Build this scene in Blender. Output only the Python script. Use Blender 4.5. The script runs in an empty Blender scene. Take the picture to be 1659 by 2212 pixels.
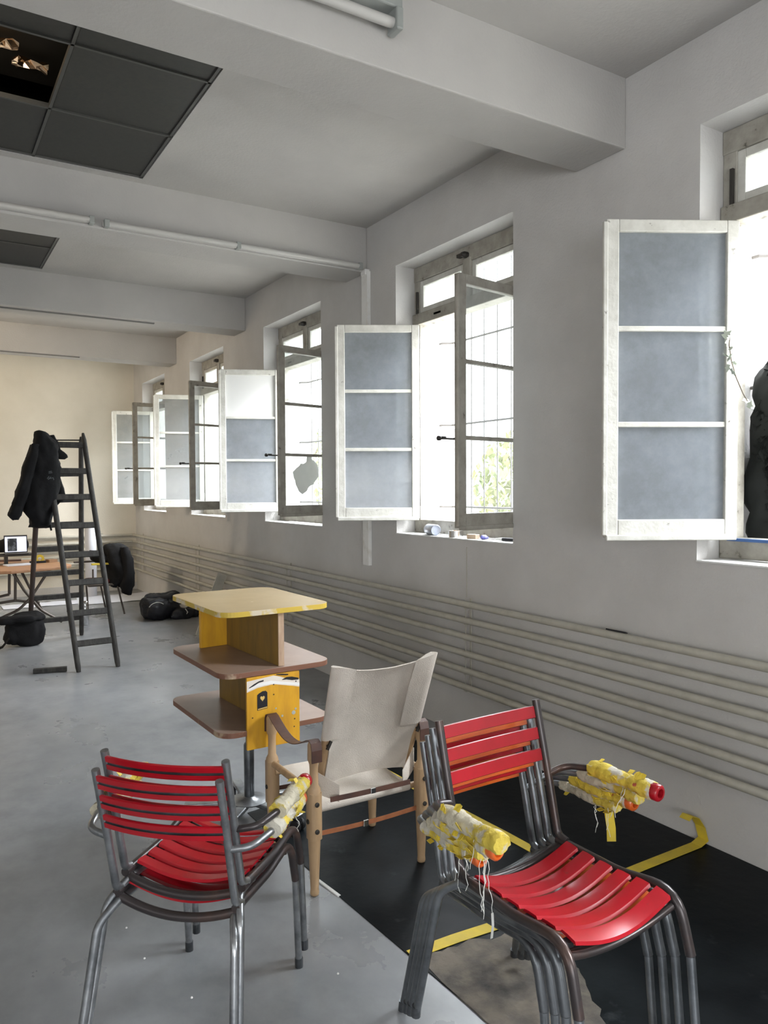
import bpy, bmesh, math, random
from mathutils import Vector, Matrix, noise
random.seed(7)
sc = bpy.context.scene
COL = sc.collection

# ------------------------------------------------------------------ camera
YAW, PITCH, ROLL, FPX, CAMH = 0.549248, 0.032695, 0.004557, 1652.96, 1.5
def cam_axes():
    cy, sy, cp, sp = math.cos(YAW), math.sin(YAW), math.cos(PITCH), math.sin(PITCH)
    fwd = Vector((sy*cp, cy*cp, -sp)); right = Vector((cy, -sy, 0)); down = fwd.cross(right)
    cr, sr = math.cos(ROLL), math.sin(ROLL)
    return cr*right + sr*down, -sr*right + cr*down, fwd
RT, DN, FW = cam_axes()
cam_data = bpy.data.cameras.new('camera'); cam = bpy.data.objects.new('camera', cam_data); COL.objects.link(cam)
m = Matrix.Identity(4)
for i in range(3):
    m[i][0] = RT[i]; m[i][1] = -DN[i]; m[i][2] = -FW[i]
m[2][3] = CAMH
cam.matrix_world = m
cam_data.sensor_fit = 'VERTICAL'; cam_data.sensor_height = 24.0
cam_data.lens = FPX/2212*24.0
cam_data.clip_start = 0.05; cam_data.clip_end = 200
sc.camera = cam

# ------------------------------------------------------------------ world, light, exposure
sc.view_settings.view_transform = 'Standard'; sc.view_settings.look = 'None'
sc.view_settings.gamma = 1; sc.view_settings.use_curve_mapping = False
sc.view_settings.exposure = -0.10
w = bpy.data.worlds.new('overcast_sky'); sc.world = w; w.use_nodes = True
bg = w.node_tree.nodes['Background']; bg.inputs[0].default_value = (0.90, 0.95, 1.0, 1); bg.inputs[1].default_value = 9.5
# overcast sky: three times brighter overhead than at the horizon
nt = w.node_tree; tc = nt.nodes.new('ShaderNodeTexCoord'); sx_ = nt.nodes.new('ShaderNodeSeparateXYZ'); mr = nt.nodes.new('ShaderNodeMapRange')
mr.inputs['From Min'].default_value = 0; mr.inputs['From Max'].default_value = 1; mr.inputs['To Min'].default_value = 12; mr.inputs['To Max'].default_value = 38
nt.links.new(tc.outputs['Generated'], sx_.inputs[0]); nt.links.new(sx_.outputs[2], mr.inputs['Value']); nt.links.new(mr.outputs[0], bg.inputs[1])
def area(name, loc, rot, sx, sy, power, col):
    d = bpy.data.lights.new(name, 'AREA'); d.shape = 'RECTANGLE'; d.size = sx; d.size_y = sy
    d.energy = power; d.color = col
    o = bpy.data.objects.new(name, d); COL.objects.link(o); o.location = loc; o.rotation_euler = rot
    return o
PI = math.pi
# added fill lights along the closed, unseen left wall
for i, (yy, p, c) in enumerate([(-1.6, 70, (.96, .98, 1)), (1.4, 5, (1, .98, .96)), (4.4, 3, (1, .97, .93)), (7.4, 6, (1, .90, .76))]):
    area('left_fill_light', (-4.9, yy, 2.0), (0, -PI/2, 0), 1.8, 1.3, p, c)
area('rear_fill_light', (-.6, -2.9, 1.3), (PI/2, 0, 0), 3.6, 1.4, 150, (.94, .97, 1))  # fill added behind the camera to brighten near floor and lower wall
area('warm_fill_light', (-2.0, 7.8, 2.7), (PI/2, 0, -.35), 1.2, .6, 110, (1, .82, .58))  # unseen warm fill added to brighten the end wall
# veiled sun: a very soft bright patch of cloud high over the street side
sun_d = bpy.data.lights.new('veiled_sun', 'SUN'); sun_d.energy = 4.5; sun_d.angle = math.radians(14); sun_d.color = (.95, .97, 1)
sun_o = bpy.data.objects.new('veiled_sun', sun_d); COL.objects.link(sun_o); sun_o.rotation_euler = Vector((.60, -.62, .50)).to_track_quat('Z', 'Y').to_euler()
# ------------------------------------------------------------------ survey helpers: a photo pixel to a point on a known plane
def ray(x, y): return RT*((x-829.5)/FPX) + DN*((y-1106)/FPX) + FW
CP = Vector((0, 0, CAMH))
def atX(x, y, X): d = ray(x, y); return CP + d*(X/d.x)
def atY(x, y, Y): d = ray(x, y); return CP + d*(Y/d.y)
def atZ(x, y, Z): d = ray(x, y); return CP + d*((Z-CAMH)/d.z)

# ------------------------------------------------------------------ materials
def mat(name, col, rough=.6, metal=0.0, col2=None, scale=8.0, lo=.35, hi=.65, bump=0.0, bscale=60.0, detail=4.0, stretch=(1, 1, 1), col3=None, scale3=3.0, lo3=.6, hi3=.7, emit=0, spec=None, coat=0, rough2=None):
    M = bpy.data.materials.new(name); M.use_nodes = True
    nt = M.node_tree; b = nt.nodes['Principled BSDF']
    b.inputs['Roughness'].default_value = rough; b.inputs['Metallic'].default_value = metal
    if spec is not None: b.inputs['Specular IOR Level'].default_value = spec
    if coat: b.inputs['Coat Weight'].default_value = coat; b.inputs['Coat Roughness'].default_value = .15
    b.inputs['Base Color'].default_value = (*col, 1)
    tc = nt.nodes.new('ShaderNodeTexCoord'); mp = nt.nodes.new('ShaderNodeMapping')
    mp.inputs['Scale'].default_value = stretch
    nt.links.new(tc.outputs['Object'], mp.inputs['Vector'])
    def mixer(prev, c, s, l, h):
        n = nt.nodes.new('ShaderNodeTexNoise'); n.inputs['Scale'].default_value = s; n.inputs['Detail'].default_value = detail
        n.inputs['Roughness'].default_value = .6
        nt.links.new(mp.outputs[0], n.inputs['Vector'])
        r = nt.nodes.new('ShaderNodeMapRange'); r.inputs['From Min'].default_value = l; r.inputs['From Max'].default_value = h
        nt.links.new(n.outputs['Fac'], r.inputs['Value'])
        x = nt.nodes.new('ShaderNodeMix'); x.data_type = 'RGBA'
        nt.links.new(r.outputs[0], x.inputs['Factor'])
        if isinstance(prev, tuple): x.inputs['A'].default_value = (*prev, 1)
        else: nt.links.new(prev, x.inputs['A'])
        x.inputs['B'].default_value = (*c, 1)
        return x.outputs['Result'], r.outputs[0]
    out = col
    if col2:
        out, fac = mixer(out, col2, scale, lo, hi)
        if rough2 is not None:
            rr = nt.nodes.new('ShaderNodeMapRange'); rr.inputs['To Min'].default_value = rough; rr.inputs['To Max'].default_value = rough2
            nt.links.new(fac, rr.inputs['Value']); nt.links.new(rr.outputs[0], b.inputs['Roughness'])
    if col3: out, _ = mixer(out, col3, scale3, lo3, hi3)
    if not isinstance(out, tuple): nt.links.new(out, b.inputs['Base Color'])
    if bump:
        n = nt.nodes.new('ShaderNodeTexNoise'); n.inputs['Scale'].default_value = bscale; n.inputs['Detail'].default_value = 5
        nt.links.new(mp.outputs[0], n.inputs['Vector'])
        bp = nt.nodes.new('ShaderNodeBump'); bp.inputs['Strength'].default_value = bump; bp.inputs['Distance'].default_value = .01
        nt.links.new(n.outputs['Fac'], bp.inputs['Height']); nt.links.new(bp.outputs[0], b.inputs['Normal'])
    if emit:
        b.inputs['Emission Color'].default_value = (*col, 1); b.inputs['Emission Strength'].default_value = emit
    return M
def pane_mat(name, dust, tint, lo=.35, hi=.7):
    M = bpy.data.materials.new(name); M.use_nodes = True; nt = M.node_tree; nt.nodes.clear()
    o = nt.nodes.new('ShaderNodeOutputMaterial')
    tr = nt.nodes.new('ShaderNodeBsdfTransparent'); tr.inputs[0].default_value = (.93, .95, .95, 1)
    gl = nt.nodes.new('ShaderNodeBsdfGlossy'); gl.inputs['Roughness'].default_value = .12
    df = nt.nodes.new('ShaderNodeBsdfDiffuse'); df.inputs[0].default_value = (*tint, 1)
    tl = nt.nodes.new('ShaderNodeBsdfTranslucent'); tl.inputs[0].default_value = (*tint, 1)
    a = nt.nodes.new('ShaderNodeAddShader'); mx0 = nt.nodes.new('ShaderNodeMixShader'); mx0.inputs[0].default_value = .45
    nt.links.new(df.outputs[0], mx0.inputs[1]); nt.links.new(tl.outputs[0], mx0.inputs[2])
    mg = nt.nodes.new('ShaderNodeMixShader'); mg.inputs[0].default_value = .06
    nt.links.new(tr.outputs[0], mg.inputs[1]); nt.links.new(gl.outputs[0], mg.inputs[2])
    tc = nt.nodes.new('ShaderNodeTexCoord'); n = nt.nodes.new('ShaderNodeTexNoise'); n.inputs['Scale'].default_value = 5; n.inputs['Detail'].default_value = 8
    n.inputs['Roughness'].default_value = .7
    nt.links.new(tc.outputs['Object'], n.inputs['Vector'])
    r = nt.nodes.new('ShaderNodeMapRange'); r.inputs['From Min'].default_value = lo; r.inputs['From Max'].default_value = hi
    r.inputs['To Min'].default_value = dust*.75; r.inputs['To Max'].default_value = min(1, dust*1.2)
    nt.links.new(n.outputs['Fac'], r.inputs['Value'])
    mx = nt.nodes.new('ShaderNodeMixShader'); nt.links.new(r.outputs[0], mx.inputs[0])
    nt.links.new(mg.outputs[0], mx.inputs[1]); nt.links.new(mx0.outputs[0], mx.inputs[2])
    nt.links.new(mx.outputs[0], o.inputs['Surface'])
    return M
M = {}
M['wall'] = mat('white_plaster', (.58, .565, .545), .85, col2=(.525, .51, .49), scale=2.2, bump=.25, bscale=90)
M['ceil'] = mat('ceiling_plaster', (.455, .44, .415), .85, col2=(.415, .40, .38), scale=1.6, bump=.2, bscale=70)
M['far'] = mat('warm_lit_plaster', (.70, .66, .57), .85, col2=(.65, .61, .52), scale=2.0, bump=.2, bscale=80)  # warm light on the end wall put into its plaster colour
M['reveal'] = mat('reveal_white', (.78, .77, .74), .8, col2=(.66, .64, .58), scale=9, lo=.55, hi=.75)
M['pipe'] = mat('cream_pipe_enamel', (.47, .45, .385), .5, col2=(.40, .38, .32), scale=14, lo=.4, hi=.7)
M['floor'] = mat('grey_linoleum', (.26, .268, .28), .24, col2=(.150, .158, .170), scale=1.9, lo=.30, hi=.78, bump=.03, bscale=10, detail=9, col3=(.33, .34, .35), scale3=6.5, lo3=.38, hi3=.95, rough2=.42, stretch=(1, .8, 1))
M['mat'] = mat('black_vinyl', (.003, .0045, .006), .34, spec=.1, col2=(.009, .012, .014), scale=3.2, lo=.42, hi=.7, bump=.12, bscale=18, detail=9, col3=(.055, .063, .068), scale3=7, lo3=.63, hi3=.86, rough2=.5)
M['brown'] = mat('worn_stone_screed', (.165, .14, .11), .7, col2=(.06, .053, .046), scale=9, lo=.4, hi=.7, bump=.5, bscale=40, detail=9, col3=(.02, .02, .022), scale3=3.2, lo3=.55, hi3=.7)
M['grate'] = mat('dark_ceiling_tile', (.038, .037, .032), .5, col2=(.030, .030, .027), scale=40, bump=.1, bscale=300)
M['tgrid'] = mat('grey_ceiling_grid', (.075, .075, .068), .45)
M['cavity'] = mat('ceiling_void', (.030, .024, .014), .8)
M['foil'] = mat('copper_foil', (.9, .62, .38), .16, 1.0)
M['frame'] = mat('weathered_window_paint', (.62, .61, .56), .6, col2=(.50, .49, .44), scale=12, bump=.2, bscale=50, col3=(.13, .11, .09), scale3=26, lo3=.66, hi3=.74)
M['frameoldshade'] = mat('grimy_shaded_window_paint', (.40, .38, .33), .6, col2=(.28, .26, .22), scale=10, bump=.25, bscale=50, col3=(.10, .09, .07), scale3=20, lo3=.64, hi3=.74)  # grimy frame paint; its darkness also stands for backlit shade on near leaves
M['pane'] = pane_mat('dusty_pane', .36, (.44, .465, .48))
M['paneclear'] = pane_mat('cleaner_pane', .14, (.60, .62, .62))
M['panethick'] = pane_mat('frosted_pane', .60, (.40, .43, .47))
M['iron'] = mat('dark_iron', (.05, .045, .04), .5, .6)
M['ironpale'] = mat('hazed_grille_iron', (.16, .15, .14), .5)  # iron lightened: outdoor glare put into the grille colour
M['steel'] = mat('worn_steel_tube', (.36, .37, .38), .30, .9, col2=(.17, .18, .19), scale=9, lo=.42, hi=.66, bump=.05, bscale=120, rough2=.5)
M['steeldark'] = mat('darkened_steel_tube', (.16, .17, .18), .34, .85, col2=(.07, .075, .08), scale=9, lo=.4, hi=.66)
M['steelmid'] = mat('grey_steel_tube', (.26, .275, .29), .32, .85, col2=(.12, .13, .14), scale=9, lo=.4, hi=.66)
M['rust'] = mat('worn_black_tube', (.05, .042, .042), .32, .45, col2=(.105, .06, .045), scale=7, lo=.5, hi=.75)
M['red'] = mat('red_enamel', (.38, .006, .015), .28, spec=.35, coat=.12, col2=(.30, .006, .012), scale=7, col3=(.20, .03, .025), scale3=30, lo3=.68, hi3=.76)
M['orange'] = mat('orange_enamel', (.62, .115, .014), .28, coat=.4, col2=(.50, .09, .015), scale=7)
M['dark'] = mat('black_rubber', (.010, .010, .011), .6)
M['tapeY'] = mat('yellow_tape', (.66, .49, .035), .55, bump=.1, bscale=80, col2=(.56, .42, .05), scale=20)
M['wrap'] = mat('torn_tape_wrap', (.56, .42, .045), .75, col2=(.46, .43, .36), scale=15, lo=.50, hi=.56, bump=.7, bscale=45, detail=6, col3=(.42, .09, .05), scale3=28, lo3=.70, hi3=.74)
M['wrapgrey'] = mat('frayed_tape_wrap', (.44, .40, .30), .85, col2=(.50, .38, .05), scale=14, lo=.48, hi=.54, bump=.7, bscale=45)
M['thread'] = mat('grey_thread', (.60, .60, .56), .8)
M['wood'] = mat('pale_turned_beech', (.46, .31, .17), .5, col2=(.36, .235, .13), scale=9, stretch=(4, 4, .6), bump=.08)
M['canvas'] = mat('natural_canvas', (.60, .545, .475), .9, col2=(.49, .44, .38), scale=4.5, lo=.45, hi=.7, bump=.25, bscale=220, col3=(.28, .24, .20), scale3=6, lo3=.66, hi3=.85)
M['leather'] = mat('dark_brown_leather', (.10, .045, .03), .5, col2=(.06, .03, .024), scale=12)
M['leatherO'] = mat('tan_leather', (.36, .13, .05), .55, col2=(.26, .09, .04), scale=16)
M['chrome'] = mat('chrome', (.7, .7, .7), .2, 1.0)
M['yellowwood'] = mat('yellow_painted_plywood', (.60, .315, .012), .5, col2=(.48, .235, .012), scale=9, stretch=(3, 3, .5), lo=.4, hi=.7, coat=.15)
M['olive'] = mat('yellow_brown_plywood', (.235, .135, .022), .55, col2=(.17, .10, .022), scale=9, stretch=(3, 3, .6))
M['toplam'] = mat('pale_yellow_laminate', (.43, .31, .145), .42, col2=(.37, .26, .11), scale=4, lo=.4, hi=.7, col3=(.70, .62, .48), scale3=18, lo3=.70, hi3=.74)
M['shelflam'] = mat('brown_pink_laminate', (.33, .235, .185), .38, col2=(.26, .18, .14), scale=4, lo=.4, hi=.7)
M['edgeY'] = mat('yellow_edge', (.50, .35, .045), .5, col2=(.55, .48, .36), scale=6, lo=.55, hi=.6)
M['edgeB'] = mat('brown_edge', (.17, .075, .045), .5, col2=(.40, .30, .20), scale=7, lo=.60, hi=.68)
M['plyedge'] = mat('raw_ply_edge', (.42, .30, .20), .6, col2=(.32, .21, .14), scale=12, stretch=(5, 5, 1))
M['white'] = mat('white_paint', (.72, .72, .70), .6)
M['offwhite'] = mat('pinkish_white_paint', (.66, .60, .53), .6, col2=(.60, .46, .30), scale=14, lo=.6, hi=.7)
M['black'] = mat('black_print', (.008, .008, .012), .5)
M['heart'] = mat('ochre_print', (.62, .42, .12), .6)
M['ladder'] = mat('dark_weathered_wood', (.024, .022, .020), .7, col2=(.050, .047, .041), scale=10, stretch=(3, 3, .5), bump=.3, bscale=30)
M['ladderred'] = mat('reddish_weathered_wood', (.045, .026, .020), .7, col2=(.035, .026, .022), scale=10, stretch=(3, 3, .5), bump=.3, bscale=30)
M['cloth'] = mat('black_padded_fabric', (.005, .005, .0055), .85, spec=.25, col2=(.008, .008, .009), scale=12, bump=.4, bscale=25)
M['clothblue'] = mat('blue_black_nylon', (.007, .008, .012), .5, spec=.3, col2=(.012, .013, .018), scale=8, bump=.4, bscale=18)
M['greyprint'] = mat('grey_print', (.10, .11, .115), .8)
M['tabletop'] = mat('orange_wood', (.45, .24, .12), .55, col2=(.34, .17, .085), scale=6, stretch=(.6, 4, 1))
M['bronze'] = mat('brown_steel_tube', (.12, .10, .085), .4, .6)
M['paper'] = mat('white_paper', (.66, .67, .72), .8, col2=(.60, .61, .66), scale=4)
M['box'] = mat('brown_cardboard', (.34, .20, .11), .8)
M['redcloth'] = mat('red_patterned_cloth', (.16, .03, .03), .9, col2=(.02, .02, .02), scale=30, lo=.48, hi=.52)
M['screen'] = mat('laptop_screen', (.66, .70, .86), .3, emit=.9)
M['photo'] = mat('screen_photo', (.03, .035, .04), .3, col2=(.30, .33, .38), scale=14, lo=.45, hi=.68, detail=8)
M['leafG'] = mat('green_leaf', (.20, .24, .12), .7, col2=(.36, .35, .17), scale=3)
M['leafD'] = mat('dark_leaf', (.004, .006, .005), .8)
M['leafP'] = mat('pale_ivy_leaf', (.55, .60, .50), .6)
M['stem'] = mat('brown_stem', (.10, .075, .05), .8)
M['ground'] = mat('pale_gravel', (.50, .48, .44), .9, col2=(.40, .38, .34), scale=6)
M['render'] = mat('pale_render', (.74, .72, .67), .9)
M['tarp'] = mat('pale_blue_tarpaulin', (.30, .33, .40), .6)
M['tube'] = mat('fluorescent_tube_glass', (.46, .45, .425), .35)
M['fixture'] = mat('grey_green_fixture', (.36, .375, .35), .5, col2=(.27, .285, .27), scale=5)
M['wallline'] = mat('grey_seam', (.16, .155, .145), .8)
M['bluestrip'] = mat('blue_strip', (.05, .12, .30), .6)
M['stain'] = pane_mat('scraped_glass_stain', 1.34, (.85, .84, .81))

# ------------------------------------------------------------------ mesh helpers
ROOT = {}
class MB:
    def __init__(s): s.v = []; s.f = []; s.m = []
    def add(s, vs, fs, mi=0):
        b = len(s.v); s.v += [Vector(v) for v in vs]; s.f += [[b+i for i in f] for f in fs]; s.m += [mi]*len(fs); return s
    def box(s, c, size, R=None, mi=0):
        hx, hy, hz = size[0]/2, size[1]/2, size[2]/2
        vs = [Vector((x*hx, y*hy, z*hz)) for z in (-1, 1) for x, y in ((-1, -1), (1, -1), (1, 1), (-1, 1))]
        if R is not None: vs = [R @ v for v in vs]
        vs = [v+Vector(c) for v in vs]
        return s.add(vs, [[3, 2, 1, 0], [4, 5, 6, 7], [0, 1, 5, 4], [1, 2, 6, 5], [2, 3, 7, 6], [3, 0, 4, 7]], mi)
    def bar(s, a, b, w, h, up=Vector((0, 0, 1)), mi=0):
        a = Vector(a); b = Vector(b); d = (b-a); L = d.length; d.normalize()
        side = d.cross(up)
        if side.length < 1e-4: side = d.cross(Vector((1, 0, 0)))
        side.normalize(); u = side.cross(d)
        R = Matrix((side, d, u)).transposed()
        return s.box((a+b)/2, (w, L, h), R, mi)
    def prism(s, poly, z0, z1, mi=0, mtop=None, T=None):
        n = len(poly); vs = [Vector((p[0], p[1], z0)) for p in poly]+[Vector((p[0], p[1], z1)) for p in poly]
        if T is not None: vs = [T @ v for v in vs]
        s.add(vs, [[i, (i+1) % n, n+(i+1) % n, n+i] for i in range(n)], mi)
        b = len(s.v)-2*n
        s.f += [list(range(b+n-1, b-1, -1)), list(range(b+n, b+2*n))]; s.m += [mi, mi if mtop is None else mtop]
        return s
    def tube(s, pts, r, n=10, mi=0, caps=True, flat=1.0, upv=None):
        pts = [Vector(p) for p in pts]; k = len(pts); rs = r if isinstance(r, (list, tuple)) else [r]*k
        tang = []
        for i in range(k):
            a = pts[max(0, i-1)]; b = pts[min(k-1, i+1)]; t = (b-a); t.normalize(); tang.append(t)
        ref = Vector(upv) if upv else (Vector((0, 0, 1)) if abs(tang[0].z) < .9 else Vector((1, 0, 0)))
        nrm = ref-tang[0]*ref.dot(tang[0]); nrm.normalize(); vs = []
        for i in range(k):
            nrm = nrm-tang[i]*nrm.dot(tang[i]); nrm.normalize(); bi = tang[i].cross(nrm)
            for j in range(n):
                a = 2*PI*j/n; vs.append(pts[i]+(nrm*math.cos(a)*flat+bi*math.sin(a))*rs[i])
        fs = [[i*n+j, i*n+(j+1) % n, (i+1)*n+(j+1) % n, (i+1)*n+j] for i in range(k-1) for j in range(n)]
        if caps: fs += [list(range(n-1, -1, -1)), list(range((k-1)*n, k*n))]
        return s.add(vs, fs, mi)
    def lathe(s, prof, origin, axis=(0, 0, 1), n=20, mi=0, caps=True):
        ax = Vector(axis).normalized(); o = Vector(origin)
        a = ax.cross(Vector((0, 0, 1)) if abs(ax.z) < .9 else Vector((1, 0, 0))).normalized(); b = ax.cross(a)
        vs = [o+ax*h+(a*math.cos(2*PI*j/n)+b*math.sin(2*PI*j/n))*r for r, h in prof for j in range(n)]; k = len(prof)
        fs = [[i*n+j, i*n+(j+1) % n, (i+1)*n+(j+1) % n, (i+1)*n+j] for i in range(k-1) for j in range(n)]
        if caps: fs += [list(range(n-1, -1, -1)), list(range((k-1)*n, k*n))]
        return s.add(vs, fs, mi)
    def strip(s, pts, wv, w, t, mi=0):
        """ribbon of width w along wv and thickness t following pts"""
        pts = [Vector(p) for p in pts]; k = len(pts); vs = []
        for i in range(k):
            tg = (pts[min(k-1, i+1)]-pts[max(0, i-1)]).normalized(); wi = Vector(wv[i] if isinstance(wv, list) else wv).normalized()
            nn = tg.cross(wi).normalized()
            for a, b in ((-1, -1), (1, -1), (1, 1), (-1, 1)): vs.append(pts[i]+wi*(w/2*a)+nn*(t/2*b))
        fs = [[i*4+j, i*4+(j+1) % 4, (i+1)*4+(j+1) % 4, (i+1)*4+j] for i in range(k-1) for j in range(4)]+[[3, 2, 1, 0], [(k-1)*4+j for j in range(4)]]
        return s.add(vs, fs, mi)
    def build(s, name, mats, parent=None, smooth=False, bevel=0, local=False, seg=2):
        me = bpy.data.meshes.new(name)
        vs = s.v
        if parent is not None and not local:
            p = parent
            while p.parent: p = p.parent
            inv = ROOT[p.name]; vs = [inv @ v for v in vs]
        me.from_pydata([tuple(v) for v in vs], [], s.f)
        for mm in (mats if isinstance(mats, (list, tuple)) else [mats]): me.materials.append(M[mm] if isinstance(mm, str) else mm)
        me.polygons.foreach_set('material_index', s.m)
        bm = bmesh.new(); bm.from_mesh(me); bmesh.ops.recalc_face_normals(bm, faces=bm.faces); bm.to_mesh(me); bm.free()
        if smooth:
            me.polygons.foreach_set('use_smooth', [True]*len(me.polygons))
            me.set_sharp_from_angle(angle=math.radians(50))
        o = bpy.data.objects.new(name, me); COL.objects.link(o)
        if parent is not None: o.parent = parent
        if bevel:
            b = o.modifiers.new('bevel', 'BEVEL'); b.width = bevel; b.segments = seg; b.limit_method = 'ANGLE'; b.angle_limit = math.radians(40)
        return o
def thing(name, label, cat, loc=(0, 0, 0), rotz=0, group=None, kind=None):
    o = bpy.data.objects.new(name, None); COL.objects.link(o); o.location = loc; o.rotation_euler = (0, 0, rotz); o.empty_display_size = .1
    ROOT[o.name] = (Matrix.Translation(Vector(loc)) @ Matrix.Rotation(rotz, 4, 'Z')).inverted()
    if label: o['label'] = label
    if cat: o['category'] = cat
    if group: o['group'] = group
    if kind: o['kind'] = kind
    return o
def tag(o, label, cat, group=None):
    o['label'] = label; o['category'] = cat
    if group: o['group'] = group
    return o
def lab(o, l): o['label'] = l; return o
def struct(o): o['kind'] = 'structure'; return o
def fillet(pts, r, seg=6):
    pts = [Vector(p) for p in pts]; out = [pts[0]]
    for i in range(1, len(pts)-1):
        a, b, c = pts[i-1], pts[i], pts[i+1]; u = (a-b).normalized(); v = (c-b).normalized()
        ang = u.angle(v); ri = r[i-1] if isinstance(r, list) else r
        if ang > 3.05: out.append(b); continue
        d = min(ri/math.tan(ang/2), .48*(a-b).length, .48*(c-b).length); p0 = b+u*d; p1 = b+v*d
        for k in range(seg+1):
            t = k/seg; out.append(p0*(1-t)**2+b*2*t*(1-t)+p1*t*t)
    out.append(pts[-1]); return out
def rrect(w, d, r, seg=6):
    out = []
    for cx, cy, a0 in ((w/2-r, d/2-r, 0), (-w/2+r, d/2-r, PI/2), (-w/2+r, -d/2+r, PI), (w/2-r, -d/2+r, 1.5*PI)):
        for k in range(seg+1): a = a0+PI/2*k/seg; out.append((cx+r*math.cos(a), cy+r*math.sin(a)))
    return out
def lumpy(o, amp, scale, sub=0):
    me = o.data
    if sub:
        bm = bmesh.new(); bm.from_mesh(me); bmesh.ops.subdivide_edges(bm, edges=bm.edges, cuts=sub, use_grid_fill=True); bm.to_mesh(me); bm.free()
        me.polygons.foreach_set('use_smooth', [True]*len(me.polygons))
    me.calc_loop_triangles()
    ns = [v.normal.copy() for v in me.vertices]
    for v, n in zip(me.vertices, ns):
        v.co += n*amp*(noise.noise(v.co*scale)*1.0+.5*noise.noise(v.co*scale*2.3))
def loft(secs, n=16):
    """secs: (center, half_w, half_d, wdir, ddir)"""
    mb = MB(); vs = []; k = len(secs)
    for c, hw, hd, wd, dd in secs:
        for j in range(n):
            a = 2*PI*j/n; ca, sa = math.cos(a), math.sin(a)
            q = lambda x: math.copysign(abs(x)**.8, x)
            vs.append(Vector(c)+Vector(wd)*hw*q(ca)+Vector(dd)*hd*q(sa))
    fs = [[i*n+j, i*n+(j+1) % n, (i+1)*n+(j+1) % n, (i+1)*n+j] for i in range(k-1) for j in range(n)]
    fs += [list(range(n-1, -1, -1)), list(range((k-1)*n, k*n))]
    return mb.add(vs, fs)

# ------------------------------------------------------------------ room shell
XW, YF, ZC = 2.794, 11.65, 3.35
XL, YB = -5.0, -3.0
XF = 2.945                                    # plane of the window frames
XO = 3.30                                     # outside face of the wall
WINS = [(-1.47, -.29), (0.87, 2.05), (3.21, 4.40), (5.52, 6.70), (7.785, 8.95), (10.02, 11.16)]
Z0, Z1 = 1.18, 2.99
o = MB().box(((XL+XW)/2, (YB+YF)/2, -.1), (XW-XL+1.2, YF-YB+.6, .2)).build('floor', 'floor'); struct(o)
# faint sheet joints of the linoleum: thin welded seams
mb = MB()
wr = MB()
def wall_piece(y0, y1, z0, z1): wr.box(((XW+XO)/2, (y0+y1)/2, (z0+z1)/2), (XO-XW, y1-y0, z1-z0))
wall_piece(YB-.3, YF+.3, -.2, Z0); wall_piece(YB-.3, YF+.3, Z1, ZC+.6)
ys = [YB-.3]+[v for p in WINS for v in p]+[YF+.3]
for i in range(0, len(ys), 2): wall_piece(ys[i], ys[i+1], Z0, Z1)
struct(wr.build('wall_right', 'wall'))
struct(MB().box(((XL+XW)/2, YF+.15, 1.7), (XW-XL+.6, .3, 4.4)).build('wall_back', 'far'))
struct(MB().box((XL-.15, (YB+YF)/2, 1.7), (.3, YF-YB, 4.4)).build('wall_left', 'wall'))
struct(MB().box(((XL+XW)/2, YB-.15, 1.7), (XW-XL+.6, .3, 4.4)).build('wall_front', 'wall'))
# ceiling with the two openings for the dark tile grids
BE = [(2.44, 2.745), (4.785, 5.09), (7.15, 7.455), (9.47, 9.775)]
TXL = -1.8
OPEN = [(TXL, 1.2, 2.83, 4.72), (TXL, .95, 5.20, 7.07)]
cb = MB()
def cp(x0, x1, y0, y1): cb.box(((x0+x1)/2, (y0+y1)/2, ZC+.03), (x1-x0, y1-y0, .06))
cp(XL-.2, XW, YB-.2, OPEN[0][2])
cp(OPEN[0][1], XW, OPEN[0][2], OPEN[0][3]); cp(XL-.2, TXL, OPEN[0][2], OPEN[0][3])
cp(XL-.2, XW, OPEN[0][3], OPEN[1][2])
cp(OPEN[1][1], XW, OPEN[1][2], OPEN[1][3]); cp(XL-.2, TXL, OPEN[1][2], OPEN[1][3])
cp(XL-.2, XW, OPEN[1][3], YF)
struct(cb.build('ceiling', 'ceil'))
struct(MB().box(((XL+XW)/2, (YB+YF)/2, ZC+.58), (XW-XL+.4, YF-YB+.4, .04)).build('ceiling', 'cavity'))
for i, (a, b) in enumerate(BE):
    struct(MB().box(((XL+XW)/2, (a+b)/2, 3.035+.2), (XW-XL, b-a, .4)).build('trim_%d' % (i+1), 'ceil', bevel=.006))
for n, (x0, x1, y0, y1) in enumerate(OPEN):
    g = thing('tile_ceiling_grid', ['near grid of dark square ceiling tiles with one tile missing, left of first beam',
              'farther grid of dark square ceiling tiles beyond the tube light beam'][n], 'ceiling grid', (x0, y0, ZC))
    nx = 5; ny = 3; px = (x1-x0)/nx; py = (y1-y0)/ny
    gb = MB()
    for i in range(nx+1): gb.box((x0+px*i+(.012 if i == 0 else (-.012 if i == nx else 0)), (y0+y1)/2, ZC+.016), (.014, y1-y0, .024))
    for j in range(ny+1): gb.box(((x0+x1)/2, y0+py*j+(.012 if j == 0 else (-.012 if j == ny else 0)), ZC+.016), (x1-x0, .014, .024))
    gb.build('grid_rail', 'tgrid', g)
    first = None
    for i in range(nx):
        for j in range(ny):
            if n == 0 and i == 3 and j == 1: continue
            c = Vector((px*(i+.5), py*(j+.5), .018))
            if first is None:
                t = MB().box((0, 0, 0), (px-.016, py-.016, .014)).build('ceiling_tile', 'grate', g, local=True, bevel=.004); first = t
            else:
                t = first.copy(); COL.objects.link(t); t.parent = g
            t.location = c
pl = bpy.data.lights.new('void_glint_light', 'POINT'); pl.energy = 5; pl.color = (1, .75, .5); pl.shadow_soft_size = .02  # light added inside the void to give the foil its glints
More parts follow.
